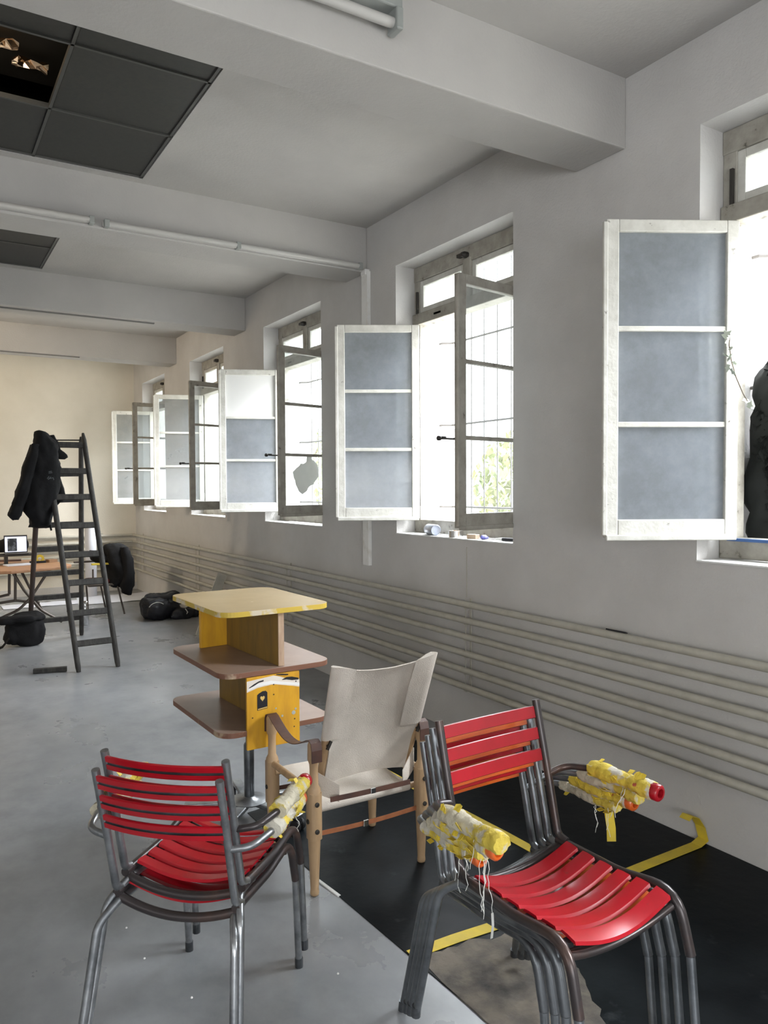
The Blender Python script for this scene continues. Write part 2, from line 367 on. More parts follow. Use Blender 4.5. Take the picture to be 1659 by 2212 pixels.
plo = bpy.data.objects.new('void_glint_light', pl); COL.objects.link(plo); plo.location = (.12, 3.70, ZC+.16)
# crumpled copper foil insulation seen through the missing tile
fo = MB()
for k, (fx, fy) in enumerate([(.36, 3.86), (.50, 3.98), (.20, 3.95)]):
    rr = random.Random(k+3); vs = []; n = 7
    for i in range(n):
        for j in range(n):
            vs.append((fx+(i-3)*.026, fy+(j-3)*.011, ZC+.14+rr.uniform(-.02, .02)))
    fo.add(vs, [[i*n+j, i*n+j+1, (i+1)*n+j+1, (i+1)*n+j] for i in range(n-1) for j in range(n-1)])
tag(fo.build('crumpled_foil', 'foil'), 'crumpled copper foil glinting in the gap of the missing ceiling tile', 'foil')
struct(MB().box((.3, 3.75, ZC+.2), (1.2, 1.0, .02)).build('trim_5', 'cavity'))

# ------------------------------------------------------------------ windows
HS0, HS1 = 1.285, 2.59
SW = .555
def sash(root, hinge, free, flip, mats, panes='pane', board=False, handle=False, dirt=None, ident=None):
    """casement leaf from hinge edge to free edge (2D points)"""
    h = Vector((hinge[0], hinge[1], 0)); f = Vector((free[0], free[1], 0)); d = (f-h).normalized(); nrm = Vector((-d.y, d.x, 0))
    L = SW; th = .038
    T = Matrix((( d.x, nrm.x, 0, h.x), (d.y, nrm.y, 0, h.y), (0, 0, 1, 0), (0, 0, 0, 1)))
    def bx(mb, x0, x1, z0, z1, t=th, y=0, mi=0):
        tmp = MB().box(((x0+x1)/2, y, (z0+z1)/2), (x1-x0, t, z1-z0)); mb.add([T @ v for v in tmp.v], tmp.f, mi)
    st, tr, br = .052, .05, .075
    fr = MB(); bx(fr, 0, st, HS0, HS1); bx(fr, L-st, L, HS0, HS1); bx(fr, st, L-st, HS1-tr, HS1); bx(fr, st, L-st, HS0, HS0+br)
    bx(fr, L-.006, L+.014, HS0+.01, HS1-.01, .02, .012)
    bx(fr, 0.005, L, HS0-.012, HS0+.012, .018, .02)
    fo = fr.build('sash', mats, root, bevel=.004)
    hz = (HS1-tr-HS0-br)/3
    for k in range(3):
        z0 = HS0+br+hz*k; z1 = z0+hz
        if board and k == 2:
            b = MB(); bx(b, st-.01, L-st+.01, z0, z1, .016, -.012); bx(b, 0.0, L, z0-.01, HS1, .008, -.024); lab(b.build('board', 'white', fo), 'white painted board filling the top pane')
            continue
        p = MB(); bx(p, st-.004, L-st+.004, z0, z1, .004); p.build('pane', panes, fo)
    for k in (1, 2):
        b = MB(); bx(b, st, L-st, HS0+br+hz*k-.011, HS0+br+hz*k+.011, .028); b.build('glazing_bar', mats, fo, bevel=.003)
    hg = MB()
    for z in (HS0+.12, (HS0+HS1)/2, HS1-.12):
        q = T @ Vector((0, -.0, z)); hg.tube([q-Vector((0, 0, .035)), q+Vector((0, 0, .035))], .008, 8)
    hg.build('hinge', 'iron', fo)
    if handle:
        b = MB(); s = 1 if flip else -1
        q = lambda x, y, z: T @ Vector((x, y, z))
        b.tube([q(L-.02, s*.022, HS0+.02), q(L-.02, s*.022, HS1-.02)], .006, 6)
        zc = HS0+br+hz-.005
        b.tube([q(L-.02, s*.02, zc), q(L-.02, s*.045, zc), q(L+.06, s*.05, zc)], .006, 6)
        b.tube([q(L+.03, s*.05, zc+.008), q(L+.075, s*.05, zc+.008)], .004, 6)
        b.lathe([(.004, 0), (.013, .008), (.013, .022), (.003, .03)], q(L+.065, s*.05, zc), d, 10)
        b.build('lever_handle', 'iron', fo, smooth=True)
    if dirt:
        for q in dirt:
            poly = [(L-st-.37*(x-1222)/266, HS0+br+hz*(1-(y-1222)/323)) for x, y in q]; n = len(poly)
            b = MB(); vs = [T @ Vector((x, yy, z)) for yy in (-.004, -.006) for x, z in poly]
            b.add(vs, [[i, (i+1) % n, n+(i+1) % n, n+i] for i in range(n)]+[list(range(n)), list(range(2*n-1, n-1, -1))])
            lab(b.build('scraped_patch', 'stain', fo), 'grey scraped patch on the lowest pane')
    return fo
def u(v): l = math.hypot(*v); return (v[0]/l, v[1]/l)
FARDIR = [u((-.493, .272)), u((-.493, .285)), u((-.551, .231)), u((-.554, .185)), u((-.554, .157))]
NEARDIR = [u((-.53, -.09)), u((-.538, -.09)), u((-.531, -.124)), u((-.525, -.147)), u((-.539, -.083))]
WLAB = ['nearest window, cut by the right picture edge, leaf folded into the room',
        'second window from the right, both leaves open, oddments on its sill',
        'middle window, grey patch on one leaf, white board in the other',
        'fourth window from the right, both leaves open, chest height sill',
        'farthest window next to the warm lit end wall, both leaves open']
for i, (y0, y1) in [(k-1, p) for k, p in enumerate(WINS)]:
    r = thing('window_%d' % (i+1 if i >= 0 else 6), WLAB[i] if i >= 0 else 'window behind the viewer beyond the right picture edge', None, (XF, (y0+y1)/2, Z0), kind='structure')
    fw = .065; x0 = XF; x1 = XF+.075; xc = (x0+x1)/2; dx = x1-x0
    f = MB()
    f.box((xc, y0+fw/2+.001, (Z0+Z1)/2), (dx, fw, Z1-Z0-.004)); f.box((xc, y1-fw/2-.001, (Z0+Z1)/2), (dx, fw, Z1-Z0-.004))
    f.box((xc, (y0+y1)/2, Z1-.05), (dx+.01, y1-y0-.002, .098)); f.box((xc-.002, (y0+y1)/2, Z0+.054), (dx+.006, y1-y0-.004, .088))
    f.box((xc-.005, (y0+y1)/2, 2.635), (dx+.03, y1-y0-.006, .075)); f.box((xc-.004, (y0+y1)/2, 2.78), (dx+.016, .075, .27))
    f.build('outer_frame', 'frameoldshade', r, bevel=.005)
    for (a, b) in ((y0+fw, (y0+y1)/2-.038), ((y0+y1)/2+.038, y1-fw)):
        g = MB(); z0, z1 = 2.675, 2.89
        g.box((x0+.02, a+.018, (z0+z1)/2), (.03, .036, z1-z0)); g.box((x0+.02, b-.018, (z0+z1)/2), (.03, .036, z1-z0))
        g.box((x0+.02, (a+b)/2, z0+.018), (.03, b-a-.073, .036)); g.box((x0+.02, (a+b)/2, z1-.018), (.03, b-a-.073, .036))
        gf = g.build('fanlight', 'frame', r, bevel=.003)
        MB().box((x0+.022, (a+b)/2, (z0+z1)/2), (.004, b-a-.06, z1-z0-.06)).build('pane', 'pane', gf)
    k = MB(); k.lathe([(.02, 0), (.02, .03), (.012, .05)], (x0, (y0+y1)/2, Z1-.06), (-1, 0, 0), 10); k.box((x0-.02, (y0+y1)/2+.04, Z1-.055), (.03, .06, .02)); k.box((x0-.01, y1-.05, 2.74), (.014, .014, .16)); k.box((x0-.01, (y0+y1)/2+.3, 2.635), (.02, .08, .014))
    k.build('latch', 'iron', r)
    # leaves
    if i < 0: continue
    hf = (XF-.02, y1-.085); hn = (XF-.02, y0+.045)
    ff = (hf[0]+FARDIR[i][0], hf[1]+FARDIR[i][1]); fn = (hn[0]+NEARDIR[i][0], hn[1]+NEARDIR[i][1])
    sash(r, hf, ff, True, 'frame', 'panethick' if i < 3 else 'pane', board=(i == 2))
    if i > 0: sash(r, hn, fn, False, 'frameoldshade', 'paneclear', handle=True, dirt=[[(1385, 1222), (1418, 1222), (1420, 1250), (1432, 1250), (1445, 1262), (1462, 1280), (1472, 1312), (1470, 1345), (1474, 1352), (1462, 1372), (1440, 1396), (1434, 1412), (1408, 1420), (1392, 1436), (1384, 1455), (1350, 1475), (1325, 1455), (1312, 1425), (1304, 1415), (1300, 1385), (1292, 1372), (1283, 1330), (1298, 1318), (1310, 1305), (1330, 1292), (1342, 1275), (1362, 1278), (1382, 1262)]] if i == 2 else None)
    # iron grille outside
    gr = MB(); XG = 3.22
    for z in (1.36, 1.93, 2.50): gr.tube([(XG-.06, y1+.02, z), (XG-.06, y1-.03, z), (XG, y1-.07, z), (XG, y0+.02, z)], .008, 6)
    yy = y0+.1
    while yy < y1-.05: gr.tube([(XG, yy, 1.20), (XG, yy, 2.95)], .0045, 6); yy += .135
    gr.build('iron_grille', 'ironpale', r)
    sl = MB(); sl.box(((XW+XF)/2-.002, (y0+y1)/2, Z0+.004), (XF-XW+.012, y1-y0-.004, .008)); sl.build('sill', 'white', r, bevel=.002)
    if i == 0: lab(MB().box((XF-.012, 1.5, 1.272), (.02, 1.0, .012)).build('blue_strip', 'bluestrip', r), 'thin blue strip at the foot of the frame')

# ------------------------------------------------------------------ heating pipes
PZ = [.81, .715, .62, .52, .42, .322]; PX = 2.735
r = thing('heating_pipes', 'six long cream heating pipes running low along the window wall', 'heating pipes', (PX, 6, 0))
for z in PZ: MB().tube([(PX, YB+.1, z), (PX, YF-.055, z)], .019, 12).build('pipe', 'pipe', r, smooth=True)
y = -1.5
while y < YF:
    b = MB(); b.box((PX+.034, y, .565), (.006, .014, .56))
    for z in PZ: b.box((PX+.012, y, z-.021), (.045, .022, .006))
    b.box((PX-.004, y, .565), (.004, .005, .5))
    b.build('pipe_bracket', 'pipe', r); y += 2.526
r = thing('heating_pipes', 'six cream heating pipes across the foot of the warm lit end wall', 'heating pipes', (-1, YF-.055, 0))
for z in PZ: MB().tube([(XL+.1, YF-.055, z), (PX+.012, YF-.055, z)], .019, 12).build('pipe', 'pipe', r, smooth=True)
for x in (-4, -2.4, -.8, .8, 2.3): MB().box((x, YF-.03, .565), (.03, .012, .56)).build('pipe_bracket', 'pipe', r)
struct(MB().box(((XL+XW)/2, YF-.012, .05), (XW-XL, .024, .1)).build('baseboard_back', 'wall'))

# conduit, cracks and tube lights
o = MB().box((XW-.014, 4.775, 1.985), (.028, .085, 2.10)).box((XW-.02, 4.775, 3.03), (.04, .06, .04)).build('cable_trunking', 'reveal', bevel=.003)
tag(o, 'white vertical cable trunking behind the open leaf of the second window', 'cable duct')
o = MB().box((XW-.002, 3.62, .99), (.004, .004, .30)).build('wall_cable', 'pipe'); tag(o, 'thin vertical cable on the wall below the second window', 'cable')
def tube_light(label, x0, x1, yb, z, clips):
    r = thing('tube_light', label, 'tube light', ((x0+x1)/2, yb, z))
    MB().box(((x0+x1)/2, yb-.012, z), (x1-x0, .024, .03)).build('mounting_rail', 'ceil', r, bevel=.003)
    MB().tube([(x0+.03, yb-.042, z), (x1-.03, yb-.042, z)], .019, 12).build('tube', 'tube', r, smooth=True)
    for x in [x0+.02, x1-.02]+clips: MB().box((x, yb-.036, z), (.03, .05, .044)).build('tube_holder', 'fixture', r, bevel=.004)
    return r
tube_light('right hand long white tube light along the second beam', .975, 2.735, 4.785, 3.06, [1.81])
tube_light('left hand white tube light along the second beam', -.8, .93, 4.785, 3.065, [])
r = thing('batten_light', 'grey green fluorescent batten fixture with reflector on the nearest beam', 'ceiling light', (.9, 2.44, 3.2))
MB().box((.9, 2.40, 3.27), (1.27, .08, .10)).build('housing', 'fixture', r, bevel=.006)
f = MB().strip([(.27, 2.44, 3.20), (.27+1.26, 2.44, 3.20)], (0, 1, -.9), .13, .004); f.build('reflector', 'fixture', r)
MB().tube([(.28, 2.385, 3.175), (1.51, 2.385, 3.175)], .019, 12).build('tube', 'tube', r, smooth=True)
for x in (.29, 1.52): MB().box((x, 2.39, 3.185), (.03, .07, .08)).build('tube_holder', 'fixture', r, bevel=.006)
e = MB().box((1.48, 2.357, 3.285), (.006, .004, .045)).box((1.45, 2.357, 3.29), (.004, .004, .012)); e.build('slot', 'black', r)
for lbl, bx0, bx1, by, bz in (('dark thin slot rail under the third beam', -.5, 1.93, 7.24, 3.032), ('dark thin slot rail under the fourth beam', -.5, 1.67, 9.53, 3.032)):
    tag(MB().box(((bx0+bx1)/2, by, bz), (bx1-bx0, .03, .012)).build('slot_rail', 'wallline', bevel=.002), lbl, 'rail')

# ------------------------------------------------------------------ floor coverings and tape
o = MB().prism([(1.275, 3.30), (1.285, 2.60), (1.315, 2.02), (1.338, 1.60), (1.36, .2), (2.788, .2), (2.788, 3.9), (2.2, 3.55), (1.6, 3.35)], 0, .003).build('floor_sheet', 'mat')
tag(o, 'black scuffed vinyl sheet covering the floor under the stacked chairs', 'floor sheet')
rr = random.Random(2)
poly = [(1.325, 1.975), (1.50, 1.97), (1.66, 1.93), (1.74, 1.80), (1.70, 1.62), (1.60, 1.45), (1.52, 1.2), (1.45, .8), (1.345, .6), (1.338, 1.2)]
pp = []
for i in range(len(poly)):
    a = Vector(poly[i]); b = Vector(poly[(i+1) % len(poly)])
    for k in range(6): q = a.lerp(b, k/6); pp.append((q.x+rr.uniform(-.012, .012)*(1 if i < 8 else .1), q.y+rr.uniform(-.012, .012)*(1 if i < 8 else .1)))
tag(MB().prism(pp, 0.001, .0045).build('worn_floor_patch', 'brown'), 'brown worn patch in the black sheet beneath the chair stack', 'floor patch')
tag(MB().prism([(1.272, 2.60), (1.283, 2.60), (1.300, 2.44), (1.288, 2.44)], 0, .005).build('white_tape', 'white'), 'short white tape sliver at the black sheet edge by the turned leg', 'tape')
def tape(label, pts, w=.048, lift=.0055):
    mb = MB(); P = [Vector((*p, lift)) if len(p) == 2 else Vector(p) for p in pts]
    d = (P[1]-P[0]).normalized(); wv = Vector((-d.y, d.x, 0)); mb.strip(P, wv, w, .0012)
    return tag(mb.build('tape_strip', 'tapeY'), label, 'tape')
tape('yellow tape crossing the brown patch under the front of the stack', [(1.318, 2.005), (1.5, 2.0), (1.70, 1.985)])
mb = MB()
P = [Vector(p) for p in [(1.86, 1.985, .0055), (2.4, 1.998, .0055), (2.74, 2.0, .006), (2.786, 2.0, .02), (2.785, 2.015, .07), (2.765, 2.03, .11), (2.735, 2.04, .12), (2.715, 2.04, .105)]]
mb.strip(P, (0, 1, 0), .05, .0012); tag(mb.build('tape_strip', 'tapeY'), 'yellow tape running to the wall and curling up, right of the stack', 'tape')
tape('yellow tape on the floor seen through the canvas chair and stack', [(2.075, 3.45), (2.09, 3.14), (2.13, 2.5), (2.14, 2.2)])

# ------------------------------------------------------------------ stackable slatted armchairs
def metal_chair(label, loc, yaw, colour, tubes='steel', rail='rust', tape_mats=('wrap', 'wrapgrey'), group=None, seed=1, cap=None, threads=0, bow=.028, post=None, slat_h=.0185):
    r = thing('metal_chair', label, 'chair', loc, yaw, group); BOW = bow
    W = .172; S = .43; TR = .0108
    for s in (-1, 1):
        # back upright > seat rail > front leg, one bent tube
        up = fillet([(s*W, -.085, S+.35), (s*W, -.035, S+.15), (s*W, .0, S-.002), (s*W*1.02, .03, S-.012)], [.12, .045])
        MB().tube(up, TR, 10).build('back_post', post or tubes, r, smooth=True, local=True)
        sr = fillet([(s*W, .0, S-.016), (s*(W+.006), .20, S-.022), (s*(W+.012), .365, S+.0), (s*(W+.016), .40, S-.14)], [.3, .075])
        MB().tube(sr, TR*1.12, 10).build('seat_rail', rail, r, smooth=True, local=True)
        fl = [sr[-1]-Vector((0, 0, -.0)), Vector((s*(W+.016), .425, .012))]
        o = MB().tube(fl, TR, 10).lathe([(TR+.002, 0), (TR+.002, .03)], (s*(W+.016), .425, -.0), (0, -.02, 1), 10, 1); o.build('leg', [tubes, 'steeldark'], r, smooth=True, local=True)
        rl = fillet([(s*(W-.012), .11, S-.036), (s*(W-.006), .0, S-.034), (s*(W+.022), -.055, S-.075), (s*(W+.045), -.125, .01)], [.06, .07])
        o = MB().tube(rl, TR, 10).lathe([(TR+.002, 0), (TR+.002, .028)], (s*(W+.046), -.127, 0), (-.05*s, .1, 1), 10, 1); o.build('leg', [tubes, 'steeldark'], r, smooth=True, local=True)
        # arm tube
        z = S+.155
        ar = fillet([(s*W, -.035, z), (s*(W+.060), -.030, z+.012), (s*(W+.085), .05, z+.022), (s*(W+.085), .235, z+.02)], [.05, .09], 8)
        MB().tube(ar, .0095, 10).build('arm_tube', tubes if seed % 2 else rail, r, smooth=True, local=True)
        # wrapped arm pad: wound tape over foam
        rr = random.Random(seed*10+s)
        n = 22; k = 30; vs = []; x0 = s*(W+.085); L0 = .045; L1 = .245
        for i in range(k):
            t = i/(k-1); yy = L0+(L1-L0)*t; base = .0210+.0022*math.sin(t*9+seed)
            step = .0026*((t*8+rr.random()*.1) % 1.0)
            for j in range(n):
                a = 2*PI*j/n; q = Vector((math.cos(a)*3, t*6+seed*3, math.sin(a)*3+s)); rad = base+step+.0032*noise.noise(q)+.0018*noise.noise(q*2.5)
                vs.append((x0+math.cos(a)*rad*1.08, yy+.004*noise.noise(q*1.7), z+.024+math.sin(a)*rad*.92))
        fs = [[i*n+j, i*n+(j+1) % n, (i+1)*n+(j+1) % n, (i+1)*n+j] for i in range(k-1) for j in range(n)]+[list(range(n-1, -1, -1)), list(range((k-1)*n, k*n))]
        pad = MB().add(vs, fs).build('arm_pad', tape_mats[0 if s > 0 else 1] if seed % 2 else tape_mats[1 if s > 0 else 0], r, smooth=True, local=True)
        # torn tape flaps
        fb = MB()
        for q in range(9):
            a = rr.uniform(-2.8, 2.8); yy = rr.uniform(L0+.01, L1-.02); c = Vector((x0+math.cos(a)*.026, yy, z+.024+math.sin(a)*.024))
            nn = Vector((math.cos(a), 0, math.sin(a))); tt = Vector((rr.uniform(-.3, .3), 1, 0)).normalized(); b2 = nn.cross(tt).normalized()
            w_ = rr.uniform(.008, .02); h_ = rr.uniform(.008, .020)
            p0 = c-tt*w_/2; p1 = c+tt*w_/2; lift = nn*rr.uniform(.003, .009)
            vs = [p0-nn*.003, p1-nn*.003, p1+b2*h_+lift+tt*rr.uniform(-.005, .004), (p0+p1)/2+b2*h_*1.25+lift, p0+b2*h_*.9+lift]
            fb.add(vs+[v+nn*.0012 for v in vs], [[0, 1, 2, 3, 4], [9, 8, 7, 6, 5], [0, 1, 6, 5], [1, 2, 7, 6], [2, 3, 8, 7], [3, 4, 9, 8], [4, 0, 5, 9]])
        fb.build('tape_flap', 'tapeY', pad, local=True)['kind'] = 'stuff'
        if cap and (s == cap[0]):
            c = MB().lathe([(.019, 0), (.0215, .003), (.0215, .022), (.017, .026), (.012, .026), (.012, .012), (.004, .012)], (x0, L1-.006, z+.024), (0, 1, 0), 16)
            lab(c.build('end_cap', cap[1], pad, smooth=True, local=True), 'exposed coloured end of the arm rest')
        if threads:
            tb = MB()
            for q in range(threads):
                p = Vector((x0+rr.uniform(-.012, .012), rr.uniform(.14, .21), z+.004)); pts = [p]
                Ln = rr.uniform(.03, .10)
                for e_ in range(6): p = p+Vector((rr.uniform(-.006, .006), rr.uniform(-.006, .006), -Ln/6)); pts.append(p)
                tb.tube(pts, .0009, 4)
            tb.build('loose_thread', 'thread', pad, local=True)
    # seat cross tubes
    for (yy, zz, name, rad) in ((.012, S-.028, 'rear_cross_tube', .0125), (.36, S-.036, 'front_cross_tube', .009)):
        pts = [(x*W, yy-.01*(1-x*x), zz-.030*(1-x*x)) for x in [i/8-1 for i in range(17)]]
        MB().tube(pts, rad, 8).build(name, rail, r, smooth=True, local=True)
    # back slats: bowed strips, rear slot with shade painted into its faces
    def slat(name, f, prof, mi):
        n = len(prof); N = 18; vs = []
        for i in range(N+1):
            x = -1+2*i/N; c, a, b = f(x)
            for p in prof: vs.append(Vector(c)+Vector(a)*p[0]+Vector(b)*p[1])
        fs = [[i*n+j, i*n+(j+1) % n, (i+1)*n+(j+1) % n, (i+1)*n+j] for i in range(N) for j in range(n)]+[list(range(n-1, -1, -1)), list(range(N*n, (N+1)*n))]
        mb = MB().add(vs, fs)
        for i in range(N):
            for j in range(n): mb.m[i*n+j] = 1 if j in mi else 0
        return mb.build(name, [colour, 'steeldark'], r, smooth=True, local=True)
    bd = Vector((0, -.075, .30)).normalized(); bn = Vector((0, -bd.z, bd.y))      # up along the back, rearwards normal
    h = slat_h; t = .0045
    prof = [(-h, -t), (h, -t), (h+.002, 0), (h, t), (.004, t), (.0028, t-.0035), (-.0028, t-.0035), (-.004, t), (-h, t), (-h-.002, 0)]
    for q in range(3):
        zc = S+.35-.032-.056*q
        def f(x, zc=zc):
            t_ = (zc-S)/.35; yb = -.085*t_-.004; bow = BOW*(1-x*x)
            return (x*(W-.002), yb-bow, zc), bd, bn
        slat('back_slat', f, prof, (4, 5, 6))
    # seat slats with a saddle sag
    w2 = .0228; t2 = .0035
    sprof = [(-w2, -t2), (-w2+.004, t2), (-.003, t2+.0012), (w2-.004, t2), (w2, -t2), (w2-.004, -t2)]
    for q in range(6):
        yy = .062+.0565*q
        ang = [-.10, -.05, 0, .02, .0, -.22][q]
        a = Vector((0, math.cos(ang), math.sin(ang))); b = Vector((0, -math.sin(ang), math.cos(ang)))
        zz = S-.006+[.0, -.003, -.004, -.003, .001, .0][q]
        def f(x, yy=yy, zz=zz, a=a, b=b):
            return (x*(W-.012), yy, zz-.034*(1-x*x)**1.15), a, b
        slat('seat_slat', f, sprof, ())
    hb = MB()
    for s in (-1, 1):
        for q in range(6): hb.box((s*(W-.008), .062+.0565*q, S-.018), (.02, .02, .012))
    hb.build('slat_bracket', 'dark', r, local=True)
    return r
yl = math.atan2(-.707, .707)
metal_chair('lower of two stacked red slatted chairs at left, backrest toward viewer', (.560, 1.978, 0), yl, 'red', seed=1, threads=2, cap=(1, 'orange'))
metal_chair('upper red slatted chair of the two chair stack at left', (.588, 2.006, .036), yl-.01, 'red', seed=2, rail='rust', cap=(1, 'red'))
RC = [((1.384, 1.690, 0), 'orange', 'bottom orange chair of the four chair stack at right'),
      ((1.360, 1.630, .040), 'red', 'second from bottom, dark red chair in the four chair stack'),
      ((1.333, 1.570, .080), 'orange', 'third from bottom, orange chair just beneath the top red seat'),
      ((1.308, 1.508, .120), 'red', 'topmost glossy red chair of the four chair stack, seat facing viewer')]
for k, (loc, c, l) in enumerate(RC):
    metal_chair(l, loc, PI+.04, c, tubes='steelmid', rail='rust' if k == 3 else 'steeldark', bow=.004, slat_h=.0150, post='rust' if k == 3 else None, seed=3+k, tape_mats=('wrap', 'wrapgrey'),
                threads=[4, 2, 0, 2][k], cap=[(1, 'orange'), (-1, 'orange'), (1, 'orange'), (-1, 'red')][k])
mb = MB(); p0 = atY(1316, 1768, 1.50); q = [(p0.x-.004, 1.50, .625), (p0.x, 1.50, .565), (p0.x+.008, 1.50, .525), (p0.x+.010, 1.50, .485)]
mb.strip(q, (1, -.6, 0), .026, .001); tag(mb.build('hanging_tape', 'tapeY'), 'loose yellow tape end hanging from the right arm of the stack', 'tape')
mb = MB(); p = Vector((1.105, 1.37, .62)); rr = random.Random(4)
for s in range(5):
    pts = [p+Vector((rr.uniform(-.012, .012), rr.uniform(-.01, .01), .02))]
    for e in range(9): pts.append(pts[-1]+Vector((rr.uniform(-.005, .006), rr.uniform(-.004, .004), -rr.uniform(.012, .018))))
    mb.tube(pts, .0010, 4)
e = pts[-1]; mb.strip([e, e+Vector((.002, 0, -.03)), e+Vector((-.002, 0, -.06))], (1, 0, 0), .007, .0008)
tag(mb.build('hanging_threads', 'thread'), 'long frayed white threads dangling from the left arm of the stack', 'threads')

# ------------------------------------------------------------------ canvas safari chair
sa = 0.0
r = thing('canvas_armchair', 'folding wooden chair with cream canvas back and seat and leather straps', 'chair', (1.459, 2.497, 0), sa)
HX = .237; DY = .385
def safari_leg(x, y):
    m_ = MB()
    m_.lathe([(.010, 0), (.0155, .004), (.017, .012), (.0155, .026), (.0165, .05), (.021, .16), (.0235, .215)], (x, y, 0), n=16)
    m_.prism([(x+px*.024, y+py*.024) for px, py in ((-.7, -1), (.7, -1), (1, -.7), (1, .7), (.7, 1), (-.7, 1), (-1, .7), (-1, -.7))], .213, .385)
    m_.lathe([(.0265, .380), (.024, .398), (.0165, .412), (.0155, .47), (.0165, .488), (.0225, .505), (.0225, .56), (.018, .572)], (x, y, 0), n=16)
    o = m_.build('leg', 'wood', r, smooth=True, local=True)
    for zz in (.345, .245):
        k = MB().lathe([(.009, 0), (.009, .004), (.004, .006)], (x, y-.024, zz) if y < .2 else (x, y+.024, zz), (0, -1, 0) if y < .2 else (0, 1, 0), 10); k.build('bolt', 'iron', o, local=True)
    k = MB().lathe([(.009, 0), (.009, .004), (.004, .006)], (x+math.copysign(.024, x), y, .28), (math.copysign(1, x), 0, 0), 10); k.build('bolt', 'iron', o, local=True)
for x in (-HX, HX):
    for y in (0, DY): safari_leg(x, y)
for x in (-HX, HX):
    MB().tube([(x, .0, .375), (x, DY, .375)], [.014, .014], 12).build('side_rail', 'wood', r, smooth=True, local=True)
MB().tube([(-HX, .045, .300), (HX, .045, .300)], .0125, 12).build('seat_dowel', 'wood', r, smooth=True, local=True)
MB().tube([(-HX, DY-.03, .345), (HX, DY-.03, .345)], .0125, 12).build('seat_dowel', 'wood', r, smooth=True, local=True)
def cloth(f, nu, nv, t, name, matn, parent, local=True):
    P = [[Vector(f(i/nu, j/nv)) for j in range(nv+1)] for i in range(nu+1)]; vs = []; N = (nu+1)*(nv+1)
    nr = []
    for i in range(nu+1):
        for j in range(nv+1):
            a = P[min(nu, i+1)][j]-P[max(0, i-1)][j]; b = P[i][min(nv, j+1)]-P[i][max(0, j-1)]; nr.append(a.cross(b).normalized())
    fl = [P[i][j] for i in range(nu+1) for j in range(nv+1)]
    vs = [p+n*t/2 for p, n in zip(fl, nr)]+[p-n*t/2 for p, n in zip(fl, nr)]
    id_ = lambda i, j: i*(nv+1)+j
    fs = []
    for i in range(nu):
        for j in range(nv):
            q = [id_(i, j), id_(i+1, j), id_(i+1, j+1), id_(i, j+1)]; fs += [q, [N+k for k in reversed(q)]]
    edge = [id_(i, 0) for i in range(nu+1)]+[id_(nu, j) for j in range(1, nv+1)]+[id_(i, nv) for i in range(nu-1, -1, -1)]+[id_(0, j) for j in range(nv-1, 0, -1)]
    for k in range(len(edge)):
        a, b = edge[k], edge[(k+1) % len(edge)]; fs.append([a, b, N+b, N+a])
    return MB().add(vs, fs).build(name, matn, parent, smooth=True, local=local)
def seatf(a, b):     # a across, b from rear roll to front roll
    x = (a*2-1)*(HX-.032)
    if b < .14: th = PI*(1-b/.14)+PI/2; return (x, .045+.0155*math.cos(PI/2+ (1-b/.14)*PI*.95), .300+.0155*math.sin(PI/2+(1-b/.14)*PI*.95))
    t = (b-.14)/.86; y = .045+(DY-.075)*t; z = .3155+.045*t
    return (x*(1-.05*math.sin(PI*t)), y, z-.045*math.sin(PI*t)*(1-(a*2-1)**2*.75)+.004*noise.noise(Vector((x*9, y*9, 0))))
cloth(seatf, 20, 26, .004, 'seat', 'canvas', r)
# back posts lean out behind the rear legs
def bp(s, t): return Vector((-(.165+.042*t) if s < 0 else .222-.018*t, .10-.225*t, .355+.505*t))
for s in (-1, 1):
    q = [bp(s, t) for t in (0, .06, .3, .7, 1)]
    o = MB().tube(q, [.009, .014, .0165, .0165, .014], 12).build('back_post', 'wood', r, smooth=True, local=True)
    k = bp(s, .38); w_ = MB().lathe([(.006, 0), (.006, .012)], k+Vector((0, -.014, 0)), (0, -1, 0), 8); w_.box(k+Vector((0, -.030, .004)), (.010, .008, .034), Matrix.Rotation(.5, 3, 'Y')); w_.build('wing_nut', 'iron', o, local=True)
def backf(a, b):     # a across, b from low to top
    s = a*2-1; t = .02+b*.99; L = bp(-1, t); R_ = bp(1, t); p = L.lerp(R_, a)
    edge = abs(s)**6
    belly = (1-s*s); sag = -.030*belly*max(0, (b-.85)/.15)**1.5
    low = -.012*belly*max(0, (.2-b)/.2)
    p += Vector((0, .035*belly*(.4+.6*math.sin(PI*b*.9))-.014, sag-low))
    p += Vector((0, .005*noise.noise(Vector((s*3, b*6, 1.3))), 0))
    if b < .42: p.x *= 1-.055*min(1, (.42-b)/.1)*abs(s)**3
    return p
cloth(backf, 26, 30, .004, 'back_panel', 'canvas', r)
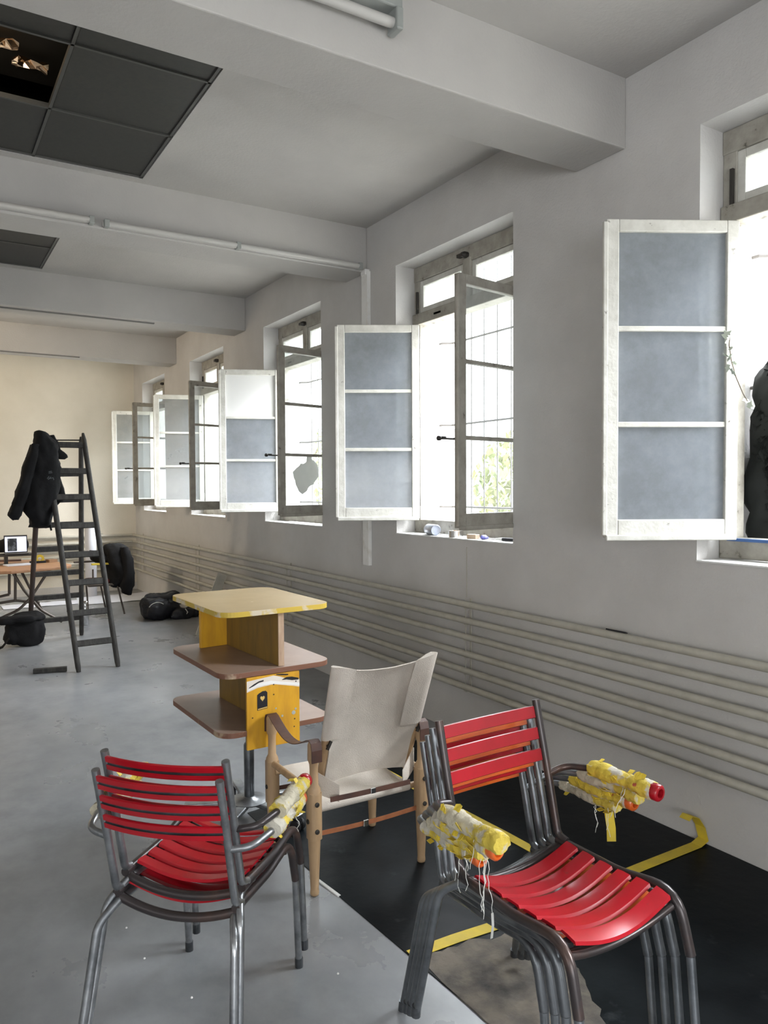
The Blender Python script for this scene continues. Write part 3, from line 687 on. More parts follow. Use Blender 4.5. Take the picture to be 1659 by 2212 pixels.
for s in (-1, 1):   # sewn sleeves over the posts
    q = [bp(s, t) for t in [.42+.60*i/8 for i in range(9)]]
    sl = MB()
    n = 14; vs = []
    for i, p in enumerate(q):
        for j in range(n):
            a = 2*PI*j/n; ins = math.cos(a)*s < 0; wx = .078 if ins else .020
            dpt = .0195*(1-.9*abs(math.cos(a))**1.2) if ins else .0195
            fi = abs(math.cos(a)) if ins else 0
            vs.append(p+Vector((math.cos(a)*wx, math.sin(a)*dpt-.004*fi, -.021*fi*max(0, (i-5)/3))))
    k = len(q); fs = [[i*n+j, i*n+(j+1) % n, (i+1)*n+(j+1) % n, (i+1)*n+j] for i in range(k-1) for j in range(n)]+[list(range(n-1, -1, -1)), list(range((k-1)*n, k*n))]
    sl.add(vs, fs); lab(sl.build('sleeve', 'canvas', r, smooth=True, local=True), 'sewn canvas sleeve over the back post')
    # loose lower flaps
    def flap(a, b, s=s): return (s*(.225-.085*a), .035-.05*a, .455-.06*a-.085*b*(1-.25*a))
    cloth(flap, 4, 4, .003, 'side_flap', 'canvas', r)
# leather straps
def sag_strap(a, b, w_, t_, sag, name, m_, wd=None, n=14):
    a = Vector(a); b = Vector(b); pts = [a.lerp(b, i/n)-Vector((0, 0, sag*math.sin(PI*i/n))) for i in range(n+1)]
    d = (b-a).normalized(); wv = Vector(wd) if wd else d.cross(Vector((0, 0, 1)))
    return MB().strip(pts, wv, w_, t_).build(name, m_, r, local=True, bevel=.0008)
for x in (-HX, HX):
    top = []
    for i in range(7): a = -.2+PI*.62*i/6; top.append(Vector((x, -.024*math.cos(a)*1.0, .55+.026*math.sin(a))))
    pts = [Vector((x, -.026, .50)), Vector((x, -.026, .545)), Vector((x, -.018, .570)), Vector((x, .0, .577)), Vector((x, .022, .572))]
    n = 14
    for i in range(1, n): t = i/n; pts.append(Vector((x, .022+(DY-.044)*t, .572-.052*math.sin(PI*t))))
    pts += [Vector((x, DY-.022, .572)), Vector((x, DY, .577)), Vector((x, DY+.018, .570)), Vector((x, DY+.026, .545)), Vector((x, DY+.026, .50))]
    MB().strip(pts, (1, 0, 0), .042, .0035).build('arm_strap', 'leather', r, local=True, bevel=.001)
ls = sag_strap((-.185, -.030, .355), (.165, -.030, .350), .019, .004, .002, 'back_strap', 'leather', (0, .1, 1))
MB().box((-.005, -.034, .3525), (.022, .006, .022)).build('buckle', 'chrome', ls, local=True, bevel=.002)
ls = sag_strap((-HX+.02, .0, .225), (HX-.02, .0, .225), .018, .003, .006, 'leg_strap', 'leatherO', (0, 0, 1))
MB().box((-.02, -.004, .220), (.022, .006, .026)).build('buckle', 'chrome', ls, local=True, bevel=.002)
sag_strap((-HX+.02, DY, .265), (HX-.02, DY, .265), .018, .003, .006, 'leg_strap', 'leather', (0, 0, 1))

# ------------------------------------------------------------------ yellow tiered stand on castors
TX, TY = 1.267, 3.255
tr_ = .03
r = thing('tiered_stand', 'tiered plywood stand with yellow top and painted front on castors', 'stand', (TX, TY, 0), tr_)
def board(z, matn, em, th=.022, w_=.505, d_=.67, dx=0, dy=0):
    p = [(a+dx, b+dy) for a, b in rrect(w_, d_, .07, 8)]
    return MB().prism(p, z-th, z, 1, 0).build('tabletop' if z > .9 else 'shelf', [matn, em], r, local=True, bevel=.0015)
board(1.0, 'toplam', 'edgeY'); board(.752, 'shelflam', 'edgeB'); board(.512, 'shelflam', 'edgeB', dx=-.005)
def upright(name, a, b, z0, z1, th, m_, em=None):
    a = Vector((*a, 0)); b = Vector((*b, 0)); o = MB().bar(a+Vector((0, 0, (z0+z1)/2)), b+Vector((0, 0, (z0+z1)/2)), th, z1-z0)
    return o.build(name, m_, r, local=True, bevel=.0015)
L = lambda x, y: tuple((Matrix.Rotation(-tr_, 2) @ Vector((x-TX, y-TY))))
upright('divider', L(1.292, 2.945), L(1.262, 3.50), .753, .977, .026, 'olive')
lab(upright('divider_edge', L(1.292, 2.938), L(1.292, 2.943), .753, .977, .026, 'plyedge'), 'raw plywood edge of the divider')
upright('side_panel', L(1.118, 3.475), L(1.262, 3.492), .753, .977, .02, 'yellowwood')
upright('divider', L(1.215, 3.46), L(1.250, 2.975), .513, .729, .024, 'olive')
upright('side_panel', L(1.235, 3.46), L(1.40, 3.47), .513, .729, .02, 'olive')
upright('back_strip', L(1.135, 2.945), L(1.150, 2.945), .43, .70, .012, 'dark')
fa, fb_ = Vector((*L(1.128, 2.921), 0)), Vector((*L(1.362, 2.921), 0))
o = MB().bar(fa+Vector((0, 0, .580)), fb_+Vector((0, 0, .580)), .014, .297).build('front_board', 'yellowwood', r, local=True, bevel=.001)
lab(o, 'yellow front board with painted white and black stripes and black heart sticker')
ux = (fb_-fa).normalized(); uy = Vector((ux.y, -ux.x, 0))      # uy points to the viewer side
FW_, FH = (fb_-fa).length, .297
def onfb(u_, v_, off): return fa+ux*(FW_*u_)+Vector((0, 0, .4315+FH*v_))+uy*(.007+off)
def decal(poly, off, m_, name, lbl=None, th=.0006):
    n = len(poly); vs = [onfb(a, b, off-th) for a, b in poly]+[onfb(a, b, off) for a, b in poly]
    q = MB().add(vs, [[i, (i+1) % n, n+(i+1) % n, n+i] for i in range(n)]+[list(range(n)), list(range(2*n-1, n-1, -1))]).build(name, m_, o, local=True)
    if lbl: lab(q, lbl)
def band(tops, bots): return tops+bots[::-1]
decal(band([(0, .95), (.2, .965), (.5, .985), (.62, .96), (.8, .90), (1, .885)], [(0, .80), (.2, .845), (.5, .865), (.7, .83), (.85, .805), (1, .775)]), .0008, 'offwhite', 'painted_stripe')
decal(band([(0.02, .84), (.2, .90), (.45, .92), (.7, .875), (1, .83)], [(0.02, .82), (.2, .865), (.45, .875), (.7, .845), (1, .795)]), .0014, 'white', 'painted_stripe')
decal(band([(.04, .865), (.13, .905), (.22, .935), (.31, .945)], [(.04, .855), (.13, .88), (.22, .915), (.31, .925)]), .0020, 'black', 'painted_stroke')
decal(band([(.66, .915), (.75, .94), (.85, .935), (.98, .905)], [(.66, .908), (.75, .905), (.85, .885), (.98, .88)]), .0020, 'black', 'painted_stroke')
decal(band([(.55, 1.0), (.66, .995), (.78, .98)], [(.55, .99), (.66, .975), (.78, .965)]), .0020, 'black', 'painted_stroke')
stx = [(.19, .53), (.38, .545), (.38, .765), (.35, .79), (.29, .79), (.22, .765), (.19, .745)]
decal(stx, .0012, 'black', 'sticker', 'black sticker with an ochre heart')
heart = []
for k in range(24):
    a = 2*PI*k/24; hx = 16*math.sin(a)**3; hy = 13*math.cos(a)-5*math.cos(2*a)-2*math.cos(3*a)-math.cos(4*a); heart.append((.287+hx*.0026, .692+hy*.0026*FW_/FH*1.25))
decal(heart, .0018, 'heart', 'heart_print')
decal([(.20, .538), (.375, .553), (.375, .568), (.20, .553)], .0018, 'heart', 'heart_print')
rr = random.Random(9); hb = MB()
for (a, b) in [(.50, .72), (.50, .86), (.90, .33), (.51, .25), (.89, .22), (.51, .14), (.10, .44), (.93, .86)]:
    c = onfb(a, b, .0006); hb.lathe([(.0030, 0), (.0030, .0008)], c, tuple(uy), 8)
hb.build('screw_hole', 'black', o, local=True)
dd = MB()
for (a, b, s_) in [(.54, .52, .004), (.66, .40, .005), (.88, .42, .009), (.92, .47, .005)]: dd.lathe([(s_, 0), (s_*.9, .0005)], onfb(a, b, .0005), tuple(uy), 9)
dd.build('paint_dab', 'fixture', o, local=True)
# column, plate, five-arm foot, castors
MB().lathe([(.012, .33), (.012, .50)], (0, 0, 0), n=14).build('piston', 'chrome', r, smooth=True, local=True)
MB().lathe([(.020, .08), (.023, .085), (.023, .335), (.018, .345)], (0, 0, 0), n=18).build('column', 'steeldark', r, smooth=True, local=True)
MB().box((0, 0, .485), (.24, .24, .012)).build('mounting_plate', 'dark', r, local=True, bevel=.002)
MB().lathe([(.085, .078), (.088, .084), (.03, .092), (.024, .1)], (0, 0, 0), n=24).build('collar', 'steel', r, smooth=True, local=True)
for k in range(5):
    a = -1.12+2*PI*k/5; d = Vector((math.cos(a), math.sin(a), 0))
    b = MB().bar(d*.03+Vector((0, 0, .075)), d*.29+Vector((0, 0, .066)), .045, .018); b.build('foot_arm', 'steel', r, local=True, bevel=.004)
    cs = MB(); c = d*.275; side = Vector((-d.y, d.x, 0))
    for s in (-1, 1): cs.lathe([(.020, -.010), (.026, -.007), (.026, .007), (.020, .010)], c+side*.016*s+Vector((0, 0, .026)), tuple(side), 14)
    cs.box(c+Vector((0, 0, .045)), (.03, .03, .02)); cs.build('castor', 'dark', r, smooth=True, local=True)

# ------------------------------------------------------------------ double ladder
r = thing('double_ladder', 'dark wooden double stepladder standing open, coat over its left side', 'ladder', (1.2, 7.4, 0))
FLt, FRt, TL, TR_ = Vector((1.107, 6.594, 0)), Vector((1.423, 6.62, 0)), Vector((.985, 7.385, 2.0)), Vector((1.312, 7.385, 2.0))
RLf, RRf, TLr, TRr = Vector((.93, 8.25, 0)), Vector((1.418, 8.25, 0)), Vector((.965, 7.44, 1.96)), Vector((1.305, 7.44, 1.97))
def stile(a, b, m_): MB().tube([a, a.lerp(b, .02), a.lerp(b, .5), a.lerp(b, .97), b], [.017, .022, .024, .022, .012], 10).build('stile', m_, r, smooth=True)
stile(FLt, TL, 'ladder'); stile(FRt, TR_, 'ladder'); stile(RLf, TLr, 'ladderred'); stile(RRf, TRr, 'ladder')
for a0, b0, a1, b1, nm, zs in ((FLt, FRt, TL, TR_, 'rung', [.216, .456, .702, .932, 1.178, 1.424, 1.654, 1.89]), (RLf, RRf, TLr, TRr, 'rung', [.201, .446, .692, .942, 1.178, 1.419, 1.664])):
    for z in zs:
        t = z/2.0; p = a0.lerp(a1, t); q = b0.lerp(b1, t); MB().bar(p, q, .022, .052, Vector((0, .35 if a0 is FLt else -.35, 1))).build(nm, 'ladder', r, bevel=.004)
MB().tube([(.95, 7.41, 1.93), (1.34, 7.41, 1.94)], .006, 8).build('hinge_rod', 'iron', r)

# coat over the ladder
Yc = 7.22
def pc(x, y, dy=0): return atY(x, y, Yc+dy)
WD = Vector((1, 0, 0)); DD = Vector((0, 1, 0)); PXM = 6.75/FPX
coat = thing('hanging_coat', 'black padded hooded coat draped over the left of the ladder', 'coat', tuple(pc(90, 1000)))
def csec(yl, x0, x1, d, dy=0):
    c = pc((x0+x1)/2, yl, dy); return (c, (x1-x0)/2*PXM, d, WD, DD)
secs = [csec(932, 84, 92, .02), csec(936, 79, 103, .06), csec(946, 75, 110, .09), csec(960, 73, 120, .11), csec(975, 67, 124, .12), csec(990, 62, 128, .13), csec(1010, 55, 130, .13),
        csec(1030, 52, 128, .13), csec(1050, 50, 126, .13), csec(1075, 50, 122, .12), csec(1095, 54, 118, .12), csec(1112, 60, 112, .11), csec(1126, 66, 108, .10), csec(1134, 66, 107, .09), csec(1137, 70, 103, .06)]
o = loft(secs, 28).build('body', 'cloth', coat, smooth=True); lumpy(o, .030, 9, 1)
secs = []
for (yl, x0, x1, d) in [(960, 66, 84, .06), (985, 60, 82, .075), (1010, 51, 76, .08), (1040, 42, 70, .08), (1062, 35, 62, .075), (1082, 28, 55, .07), (1090, 26, 53, .062), (1104, 21, 48, .062), (1112, 20, 43, .055), (1120, 30, 38, .03)]:
    secs.append(csec(yl, x0, x1, d, -.06))
o = loft(secs, 20).build('sleeve', 'cloth', coat, smooth=True); lumpy(o, .018, 12, 1)
secs = [csec(940, 104, 116, .04, .1), csec(955, 106, 124, .05, .1), csec(970, 112, 132, .05, .1), csec(982, 118, 145, .035, .1), csec(988, 124, 147, .02, .1), csec(991, 128, 140, .01, .1)]
o = loft(secs, 16).build('collar', 'cloth', coat, smooth=True); lumpy(o, .012, 12, 1)
secs = [csec(1020, 118, 126, .05, .12), csec(1035, 117, 129, .06, .12), csec(1055, 117, 137, .06, .12), csec(1072, 116, 142, .05, .12), csec(1082, 116, 134, .04, .12), csec(1091, 118, 124, .02, .12)]
o = loft(secs, 16).build('hem_fold', 'cloth', coat, smooth=True); lumpy(o, .012, 12, 1)
secs = [csec(1132, 64, 74, .03), csec(1139, 61, 70, .01)]; loft(secs, 8).build('hem_corner', 'cloth', coat, smooth=True)
MB().tube([pc(108, 1133, -.05), pc(111, 1146, -.05)], .008, 6).build('drawstring', 'cloth', coat)
pr = MB()   # faint grey lettering on the chest
for (a, b) in [((102, 1034), (106, 1029)), ((104, 1036), (110, 1030)), ((107, 1034), (115, 1032)), ((115, 1032), (116, 1037)), ((105, 1019), (112, 1018)), ((105, 1022), (113, 1021))]:
    pr.tube([pc(*a, -.155), pc(*b, -.155)], .0035, 5)
pr.build('chest_print', 'greyprint', coat)['kind'] = 'stuff'

# ------------------------------------------------------------------ objects on the second window's sill
zs = Z0+.0085
def sx(px_, py_, X=2.86): p = atX(px_, py_, X); return Vector((X, p.y, zs))
a = sx(925, 1155); b = sx(968, 1162)
d = Vector((-.25, -1, 0)).normalized()
r = thing('aerosol_can', 'blue and silver can lying on its side on the window sill', 'can', tuple(a)); c0 = a+Vector((.0, 0, .035))
MB().lathe([(.020, -.02), (.024, -.016), (.024, 0), (.033, .006), (.035, .01), (.035, .135), (.032, .14), (.032, .132), (.0, .130)], c0, tuple(d), 24, caps=True).build('body', mat('silver_can_paint', (.42, .46, .58), .3, .7, col2=(.62, .64, .68), scale=12), r, smooth=True)
MB().lathe([(.0, -.022), (.024, -.021), (.0255, 0), (.0255, .004)], c0, tuple(d), 20).build('cap', 'black', r, smooth=True)
p = sx(985, 1165, 2.84)
r = thing('tape_roll', 'silver roll of tape lying flat beside the can', 'tape roll', tuple(p))
MB().lathe([(.022, 0), (.046, 0), (.046, .040), (.022, .040), (.022, 0)], p, n=26, caps=False).build('winding', 'chrome', r, smooth=True)
MB().lathe([(.020, .001), (.022, .001), (.022, .041), (.020, .041), (.020, .001)], p, n=20, caps=False).build('core', 'box', r, smooth=True)
p = sx(1022, 1170, 2.84)
tag(MB().box(p+Vector((0, 0, .013)), (.045, .065, .026), Matrix.Rotation(.3, 3, 'Z')).build('wood_block', mat('beige_block', (.48, .36, .26), .6), bevel=.003), 'small beige block between tape roll and blue lump', 'block')
p = sx(1046, 1172, 2.85)
o = MB().lathe([(.006, 0), (.022, .004), (.025, .012), (.018, .022), (.006, .026)], p, n=14).build('blue_lump', mat('blue_violet_paint', (.10, .10, .34), .4), smooth=True); lumpy(o, .005, 60); tag(o, 'small blue violet crumpled lump on the sill', 'lump')
p = sx(1075, 1176, 2.84)
r = thing('marker_pen', 'white and black marker lying at the right of the sill', 'marker', tuple(p))
q = p+Vector((0, .02, .010)); q2 = q+Vector((.012, -.05, 0)); q3 = q+Vector((.03, -.13, 0))
MB().tube([q, q2], [.004, .010], 12).build('tip', 'white', r, smooth=True); MB().tube([q2, q3], .010, 12).build('barrel', 'black', r, smooth=True)

# small pen on the top pipe, leaning plank
p1 = atX(1308, 1366, PX-.004); p2 = atX(1354, 1370, PX-.004)
r0 = Vector((PX, p1.y, PZ[0]+.0235)); r1 = Vector((PX, p2.y, PZ[0]+.0235))
tag(MB().tube([r0, r0.lerp(r1, .9), r1], [.0035, .004, .002], 8).build('thin_rod', 'black', smooth=True), 'thin black rod lying on the top heating pipe', 'rod')
tag(MB().bar((2.40, 7.46, .012), (2.69, 7.62, .60), .10, .016, Vector((0, 1, 0))).build('leaning_board', 'pipe', bevel=.002), 'narrow pale board leaning on the heating pipes behind the yellow top', 'board')
# dark bar on the floor
a = Vector((.785, 6.744, .02)); b = Vector((1.033, 6.69, .02))
o = MB().bar(a, b, .045, .036).build('wood_offcut', 'ladder', bevel=.003); tag(o, 'short dark wood offcut lying on the floor before the ladder', 'offcut')

# ------------------------------------------------------------------ bags, bottle
def blob(name, lbl, cat, c, size, m_, amp=.03, sc_=7, rot=0, seed=0):
    me = bpy.data.meshes.new(name); bm = bmesh.new(); bmesh.ops.create_icosphere(bm, subdivisions=4, radius=1)
    for v in bm.verts:
        q = v.co.copy(); s = [math.copysign(abs(t)**.62, t) for t in q]
        p = Vector((s[0]*size[0]/2, s[1]*size[1]/2, s[2]*size[2]/2)); p += v.co*amp*(noise.noise(p*sc_+Vector((seed, 0, 0)))+.6*noise.noise(p*sc_*2.4))
        p = Matrix.Rotation(rot, 3, 'Z') @ p; p.z = max(p.z, -size[2]/2)
        v.co = p
    bm.to_mesh(me); bm.free(); me.materials.append(M[m_]); me.polygons.foreach_set('use_smooth', [True]*len(me.polygons))
    return me
def blob_part(name, parent, c, size, m_, **k):
    me = blob(name, '', '', c, size, m_, **k); o = bpy.data.objects.new(name, me); COL.objects.link(o)
    if parent: o.parent = parent; o.location = (ROOT[parent.name] @ Vector(c)) if parent.name in ROOT else c
    else: o.location = c
    return o
bag = thing('tote_bag', 'black fabric bag standing on the floor at left behind the ladder foot', 'bag', (.86, 8.0, 0))
blob_part('body', bag, (.86, 8.0, .145), (.33, .20, .29), 'cloth', amp=.035, seed=2)
blob_part('rim', bag, (.845, 7.98, .265), (.40, .22, .075), 'cloth', amp=.03, seed=5)
MB().strip([(.62, 7.90, .012), (.66, 7.88, .03), (.72, 7.9, .10)], (0, 1, .3), .04, .006).build('strap', 'cloth', bag)
bp_ = thing('backpack', 'black backpack with white lined pocket lying on the floor by the pipes', 'backpack', (2.42, 8.85, 0))
blob_part('body', bp_, (2.37, 8.83, .125), (.40, .36, .25), 'clothblue', amp=.045, seed=1, rot=.2)
blob_part('upper_fold', bp_, (2.45, 8.95, .21), (.42, .30, .13), 'clothblue', amp=.04, seed=8, rot=-.3)
blob_part('flap', bp_, (2.62, 8.72, .06), (.34, .2, .12), 'clothblue', amp=.04, seed=4)
mb = MB(); pts = []
for k in range(9): a = PI*(.25+.6*k/8); pts.append(Vector((2.29, 8.64, .13))+Vector((math.cos(a)*.10, -.01, math.sin(a)*.085)))
mb.tube(pts, .004, 6); mb.build('white_piping', 'thread', bp_)
mb = MB().tube([(2.60, 8.62, .03), (2.63, 8.61, .08), (2.60, 8.60, .12)], .006, 6); mb.build('strap', 'thread', bp_)
p = Vector((1.565, 8.845, 0))
r = thing('steel_bottle', 'brushed steel bottle standing on the floor behind the ladder', 'bottle', tuple(p))
MB().lathe([(.032, 0), (.036, .004), (.036, .20), (.034, .205)], p, n=24).build('body', 'chrome', r, smooth=True)
MB().lathe([(.033, .205), (.033, .255), (.028, .262)], p, n=24).build('cap', 'chrome', r, smooth=True)

# ------------------------------------------------------------------ far table with laptop
TZ = .70
r = thing('trestle_table', 'orange wooden trestle table with crossed tubular legs at left back', 'table', (1.0, 8.8, 0))
MB().prism([(-.35, 8.45), (.55, 8.27), (.726, 8.228), (.78, 8.215), (1.261, 8.388), (1.36, 8.49), (1.39, 8.60), (1.229, 9.40), (.3, 9.5), (-.35, 9.5)], TZ-.03, TZ).build('tabletop', 'tabletop', r, bevel=.006)
def leg(pts, rad=.014, m_='bronze', name='leg'): MB().tube(fillet(pts, .25, 10), rad, 8).build(name, m_, r, smooth=True)
Yt = 8.45
def t_(x, y, Y=None): q = atY(x, y, Y or Yt); q.z = max(q.z, .012); return q
leg([t_(26, 1234), t_(52, 1275), t_(88, 1318), t_(134, 1343)])
leg([t_(106, 1231, 8.6), t_(66, 1292, 8.6), t_(40, 1318, 8.6), t_(0, 1336, 8.6)])
leg([t_(46, 1234, 8.9), t_(75, 1290, 8.9), t_(90, 1318, 8.9)])
leg([t_(20, 1234, 9.1), t_(20, 1284, 9.1)]); leg([t_(33, 1234, 8.9), t_(33, 1298, 8.9)])
leg([t_(-30, 1296, 9.1), t_(20, 1284, 9.1)], name='foot_bar'); leg([t_(-30, 1308, 8.9), t_(33, 1297, 8.9), t_(85, 1303, 8.9)], name='foot_bar')
# riser, laptop, books
r = thing('monitor_riser', 'dark low shelf raised on posts above the orange tabletop', 'riser', (.7, 8.9, TZ))
MB().box((.53, 8.95, .80), (1.05, .22, .018)).build('shelf', 'iron', r, bevel=.003)
for x in (.25, .70, .80): MB().box((x, 8.95, (.70+.791)/2), (.03, .12, .091)).build('post', 'iron', r)
a, b, c, d = atY(10, 1190, 8.9), atY(60, 1192, 8.9), atY(65, 1153, 9.0), atY(15, 1151, 9.0)
r = thing('laptop', 'open laptop on the riser, white page with a dark picture on screen', 'laptop', (.85, 8.93, .81))
lz = .8105
wv = (b-a); wv.z = 0; wv.normalize(); hv = ((d-a)+(c-b)).normalized()
ctr = Vector((.80, 8.93, lz+.012)); ctr = Vector(((a.x+b.x)/2, 8.93, lz+.012)); Wl = .225; Hl = .19
nn = wv.cross(Vector((0, .45, 1)).normalized()).normalized(); hv = Vector((0.02, .30, 1)).normalized(); fn = wv.cross(hv).normalized()
def sl_(u0, u1, v0, v1, off, th, name, m_):
    vs = []
    for o_ in (off, off+th):
        for uu, vv in ((u0, v0), (u1, v0), (u1, v1), (u0, v1)): vs.append(ctr+wv*((uu-.5)*Wl)+hv*(vv*Hl)+fn*o_)
    return MB().add(vs, [[3, 2, 1, 0], [4, 5, 6, 7], [0, 1, 5, 4], [1, 2, 6, 5], [2, 3, 7, 6], [3, 0, 4, 7]]).build(name, m_, r)
sl_(0, 1, 0, 1, -.006, .006, 'lid', 'black'); sl_(.04, .96, .05, .93, .0002, .001, 'screen', 'screen'); sl_(.15, .55, .09, .82, .0016, .0006, 'picture_on_screen', 'photo')
sl_(.04, .96, .89, .93, .0016, .0006, 'menu_bar', 'paper')
MB().box((ctr.x, 8.88, lz+.004), (Wl, .10, .008)).build('keyboard_base', 'iron', r, bevel=.002)
o = blob_part('camera_bag', None, (ctr.x-.03, 9.13, .89), (.33, .14, .14), 'cloth', amp=.03, seed=9); tag(o, 'black soft bag standing behind the laptop', 'bag')
def stack_box(lbl, px_, py_, w_, d_, h_, m_, rot=0, z=TZ, name='notebook', cat='notebook'):
    p = atZ(px_, py_, z); return tag(MB().box(p+Vector((0, 0, h_/2)), (w_, d_, h_), Matrix.Rotation(rot, 3, 'Z')).build(name, m_, bevel=.002), lbl, cat)
stack_box('white sheet pad lying at the left of the orange tabletop', 40, 1221, .26, .16, .012, 'paper', .2)
stack_box('dark flat notebook on the orange tabletop behind the white pad', 22, 1212, .22, .12, .016, 'leather', -.1)
stack_box('small brown box near the right end of the orange tabletop', 111, 1214, .09, .10, .03, 'box', .3, name='small_box', cat='box')
p = atZ(86, 1216, TZ); r = thing('tape_dispenser', 'yellow and black tape dispenser on the orange tabletop', 'dispenser', tuple(p))
MB().lathe([(.02, -.012), (.045, -.012), (.045, .012), (.02, .012), (.02, -.012)], p+Vector((0, 0, .045)), (0, 1, 0), 20, caps=False).build('roll', 'tapeY', r, smooth=True)
MB().box(p+Vector((-.02, 0, .012)), (.16, .035, .024)).build('base', 'black', r, bevel=.004)

# ------------------------------------------------------------------ far chair with jacket, paper roll and sheet
r = thing('canvas_folding_chair', 'folding chair with yellow armrest and red cushion under a black jacket', 'chair', (1.95, 9.35, 0))
yc = 9.35
def q_(x, y, Y=yc): p = atY(x, y, Y); p.z = max(p.z, .012); return p
for a, b, Y in (((217, 1262), (228, 1314), 9.6), ((254, 1266), (269, 1326), 9.2), ((150, 1262), (146, 1322), 9.25), ((186, 1258), (190, 1310), 9.7)):
    MB().tube([q_(*a, Y), q_(*b, Y)], .010, 8).build('leg', 'bronze', r, smooth=True)
p = atY(185, 1258, yc); MB().box((1.86, 9.4, .385), (.40, .42, .03)).build('seat', 'bronze', r, bevel=.01)
blob_part('cushion', r, (1.80, 9.38, .42), (.30, .34, .05), 'redcloth', amp=.01, seed=3)
MB().box((atY(221, 1218, 9.22)), (.24, .045, .022)).build('armrest', 'tapeY', r, bevel=.005)
MB().box((atY(190, 1213, 9.6)), (.32, .045, .022)).build('armrest', 'bronze', r, bevel=.005)
for x in (1.72, 2.06): MB().tube([(x, 9.22, .37), (x, 9.22, .57)], .010, 8).build('arm_post', 'bronze', r)
for Y in (9.2, 9.6): MB().tube([(2.06, Y, .3), (2.12, Y, .80)], .011, 8).build('back_post', 'bronze', r)
jk = thing('draped_jacket', 'black jacket draped over the back of the folding chair', 'jacket', (2.15, 9.35, .5))
def js(yl, x0, x1, d, Y=9.38): c = atY((x0+x1)/2, yl, Y); return (c, (x1-x0)/2*(9.15/FPX), d, WD, DD)
o = loft([js(1175, 236, 250, .05), js(1178, 228, 262, .12), js(1186, 222, 274, .22), js(1200, 222, 280, .25), js(1215, 224, 284, .26), js(1235, 228, 284, .26), js(1255, 232, 282, .24), js(1264, 238, 272, .18)], 26).build('body', 'cloth', jk, smooth=True); lumpy(o, .03, 8, 1)
o = loft([js(1182, 262, 274, .05, 9.15), js(1200, 262, 283, .07, 9.15), js(1225, 264, 288, .08, 9.15), js(1250, 263, 291, .08, 9.15), js(1266, 258, 290, .07, 9.15), js(1280, 262, 284, .05, 9.15), js(1284, 276, 282, .02, 9.15)], 18).build('sleeve', 'cloth', jk, smooth=True); lumpy(o, .02, 10, 1)
o = loft([js(1190, 196, 208, .05, 9.3), js(1198, 196, 228, .10, 9.3), js(1208, 198, 240, .10, 9.3), js(1214, 206, 236, .06, 9.3)], 16).build('shoulder_fold', 'cloth', jk, smooth=True); lumpy(o, .02, 10, 1)
o = MB().lathe([(.072, 0), (.075, .004), (.075, .955), (.070, .96)], (2.055, 11.15, 0), n=28).build('paper_roll', 'paper', smooth=True); tag(o, 'tall white paper roll standing upright before the end wall', 'paper roll')
def shf(a, b): return (1.75+1.0*a+.1*b, 10.35+.75*b, .006+.012*max(0, noise.noise(Vector((a*5, b*5, 2)))))
o = cloth(shf, 16, 12, .002, 'paper_sheet', 'paper', None, local=True); tag(o, 'large white sheet of paper lying on the floor by the end wall', 'paper')
def shf2(a, b): return (.9+.95*a, 10.5+.35*b, .006+.010*max(0, noise.noise(Vector((a*5, b*5, 7)))))
o = cloth(shf2, 12, 6, .002, 'paper_sheet', 'paper', None, local=True); tag(o, 'long white paper strip on the floor behind the trestle table', 'paper')

# ------------------------------------------------------------------ ivy sprig at the nearest window leaf
r = thing('ivy_sprig', 'pale ivy sprig growing in round the open leaf of the nearest window', 'plant', (2.9, 1.95, 1.8))
S_ = [atX(1618, 872, 2.93), atX(1605, 850, 2.90), atX(1590, 815, 2.87), atX(1580, 780, 2.84), atX(1575, 745, 2.82), atX(1577, 722, 2.82)]
MB().tube(S_, .0022, 6).build('stem', 'stem', r, smooth=True)
rr = random.Random(5)
for k, (x, y, X) in enumerate([(1620, 874, 2.92), (1612, 866, 2.92), (1582, 802, 2.83), (1572, 795, 2.83), (1586, 784, 2.83), (1576, 772, 2.83), (1568, 768, 2.83), (1578, 752, 2.82), (1572, 742, 2.82), (1577, 728, 2.82), (1570, 722, 2.82)]):
    c = atX(x, y, X); s = rr.uniform(.011, .020); R = Matrix.Rotation(rr.uniform(0, 6.3), 3, 'Z') @ Matrix.Rotation(rr.uniform(.6, 2.2), 3, 'X') @ Matrix.Rotation(rr.uniform(0, 6), 3, 'Z')
    out = [(0, -1), (.7, -.9), (.45, -.35), (1.1, .1), (.45, .35), (0, 1.3), (-.45, .35), (-1.1, .1), (-.45, -.35), (-.7, -.9)]
    vs = [c+R @ Vector((a*s, b*s, 0)) for a, b in out]+[c+R @ Vector((a*s, b*s, .0008)) for a, b in out]; n = 10
    MB().add(vs, [[i, (i+1) % n, n+(i+1) % n, n+i] for i in range(n)]+[list(range(n)), list(range(2*n-1, n-1, -1))]).build('leaf', 'leafP', r)

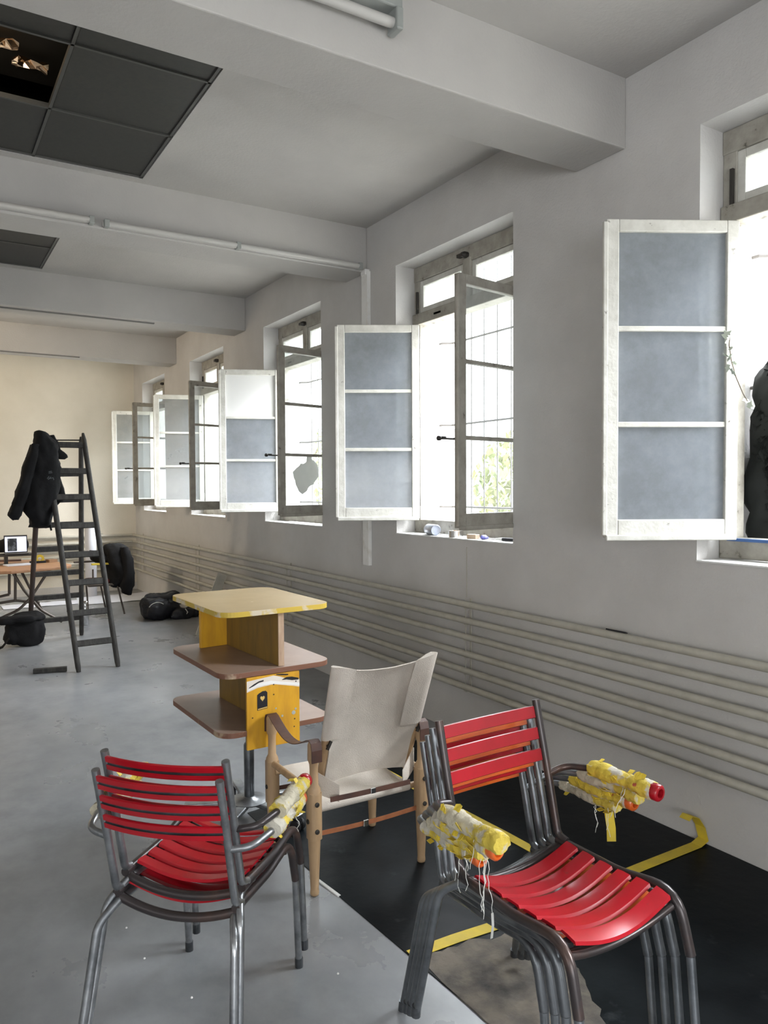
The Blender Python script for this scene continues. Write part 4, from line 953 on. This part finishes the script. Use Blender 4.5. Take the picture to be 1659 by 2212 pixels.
# ------------------------------------------------------------------ outside
struct(MB().box((23.3, 6, .75), (40, 60, .3)).build('trim_6', 'ground'))
def bush(lbl, c, size, n, m_, seed, leaf=.05, name='garden_shrub'):
    rr = random.Random(seed); b = MB(); st = MB(); c = Vector(c)
    r = thing(name, lbl, 'shrub', (c.x, c.y, .9))
    for i in range(n):
        while True:
            v = Vector((rr.uniform(-1, 1), rr.uniform(-1, 1), rr.uniform(-1, 1)))
            if .35 < v.length < 1: break
        p = c+Vector((v.x*size[0], v.y*size[1], v.z*size[2])); s = leaf*rr.uniform(.6, 1.3)
        R = Matrix.Rotation(rr.uniform(0, 6.3), 3, 'Z') @ Matrix.Rotation(rr.uniform(0, 3), 3, 'X')
        b.add([p+R @ Vector(q) for q in ((0, -s, 0), (s*.5, 0, .1*s), (0, s, 0), (-s*.5, 0, .1*s))], [[0, 1, 2, 3]])
    for i in range(9):
        a = rr.uniform(0, 6.3); st.tube([Vector((c.x, c.y, .88)), Vector((c.x+math.cos(a)*size[0]*.6, c.y+math.sin(a)*size[1]*.6, c.z+rr.uniform(0, size[2]*.6)))], .012, 5)
    f = b.build('foliage', m_, r); f['kind'] = 'stuff'; st.build('stems', 'stem', r)
bush('dark leafy shrub growing against the outer sill of the nearest window', (3.18, 1.90, 1.64), (.13, .11, .44), 4200, 'leafD', 1, .035)
db = blob_part('bundle', None, (3.18, 1.92, 1.62), (.26, .20, .82), 'leafD', amp=.05, seed=11); tag(db, 'black plastic wrapped bundle in the outer recess of the nearest window', 'bundle')
bush('yellow green shrub outside the second window', (5.6, 5.9, 1.5), (.7, .9, .7), 2600, 'leafG', 2, .06)
bush('green shrub outside the middle window', (6.2, 9.6, 1.7), (.8, 1.2, .9), 2600, 'leafG', 3, .06)
bush('green shrub outside the farthest windows', (6.5, 14.5, 1.9), (1.0, 2.2, 1.1), 3200, 'leafG', 4, .07)
r = thing('tarpaulin_heap', 'pale blue grey tarpaulin heap outside the second window', 'tarpaulin', (4.3, 4.55, .9))
blob_part('cover', r, (4.35, 4.55, 1.30), (.5, .55, .80), 'tarp', amp=.06, seed=6)

M['crumb'] = M['white']
cr0 = None
for (x, y) in [(730, 2103), (414, 2155), (273, 2004), (312, 2070)]:
    p = atZ(x, y, .003)
    if cr0 is None: cr0 = MB().lathe([(.001, -.003), (.004, -.001), (.003, .002), (.001, .003)], (0, 0, 0), n=7).build('white_crumb', 'white')
    o = cr0 if not cr0.get('label') else cr0.copy()
    if o is not cr0: COL.objects.link(o)
    o.location = p; tag(o, {730: 'tiny white crumb on the grey floor right of the red chair front leg', 414: 'tiny white crumb on the floor between the rear legs of the red chair', 273: 'tiny white crumb on the floor just under the red chair seat edge', 312: 'tiny white crumb farther in under the left red chair'}[x], 'crumb', 'white crumbs on the foreground floor')
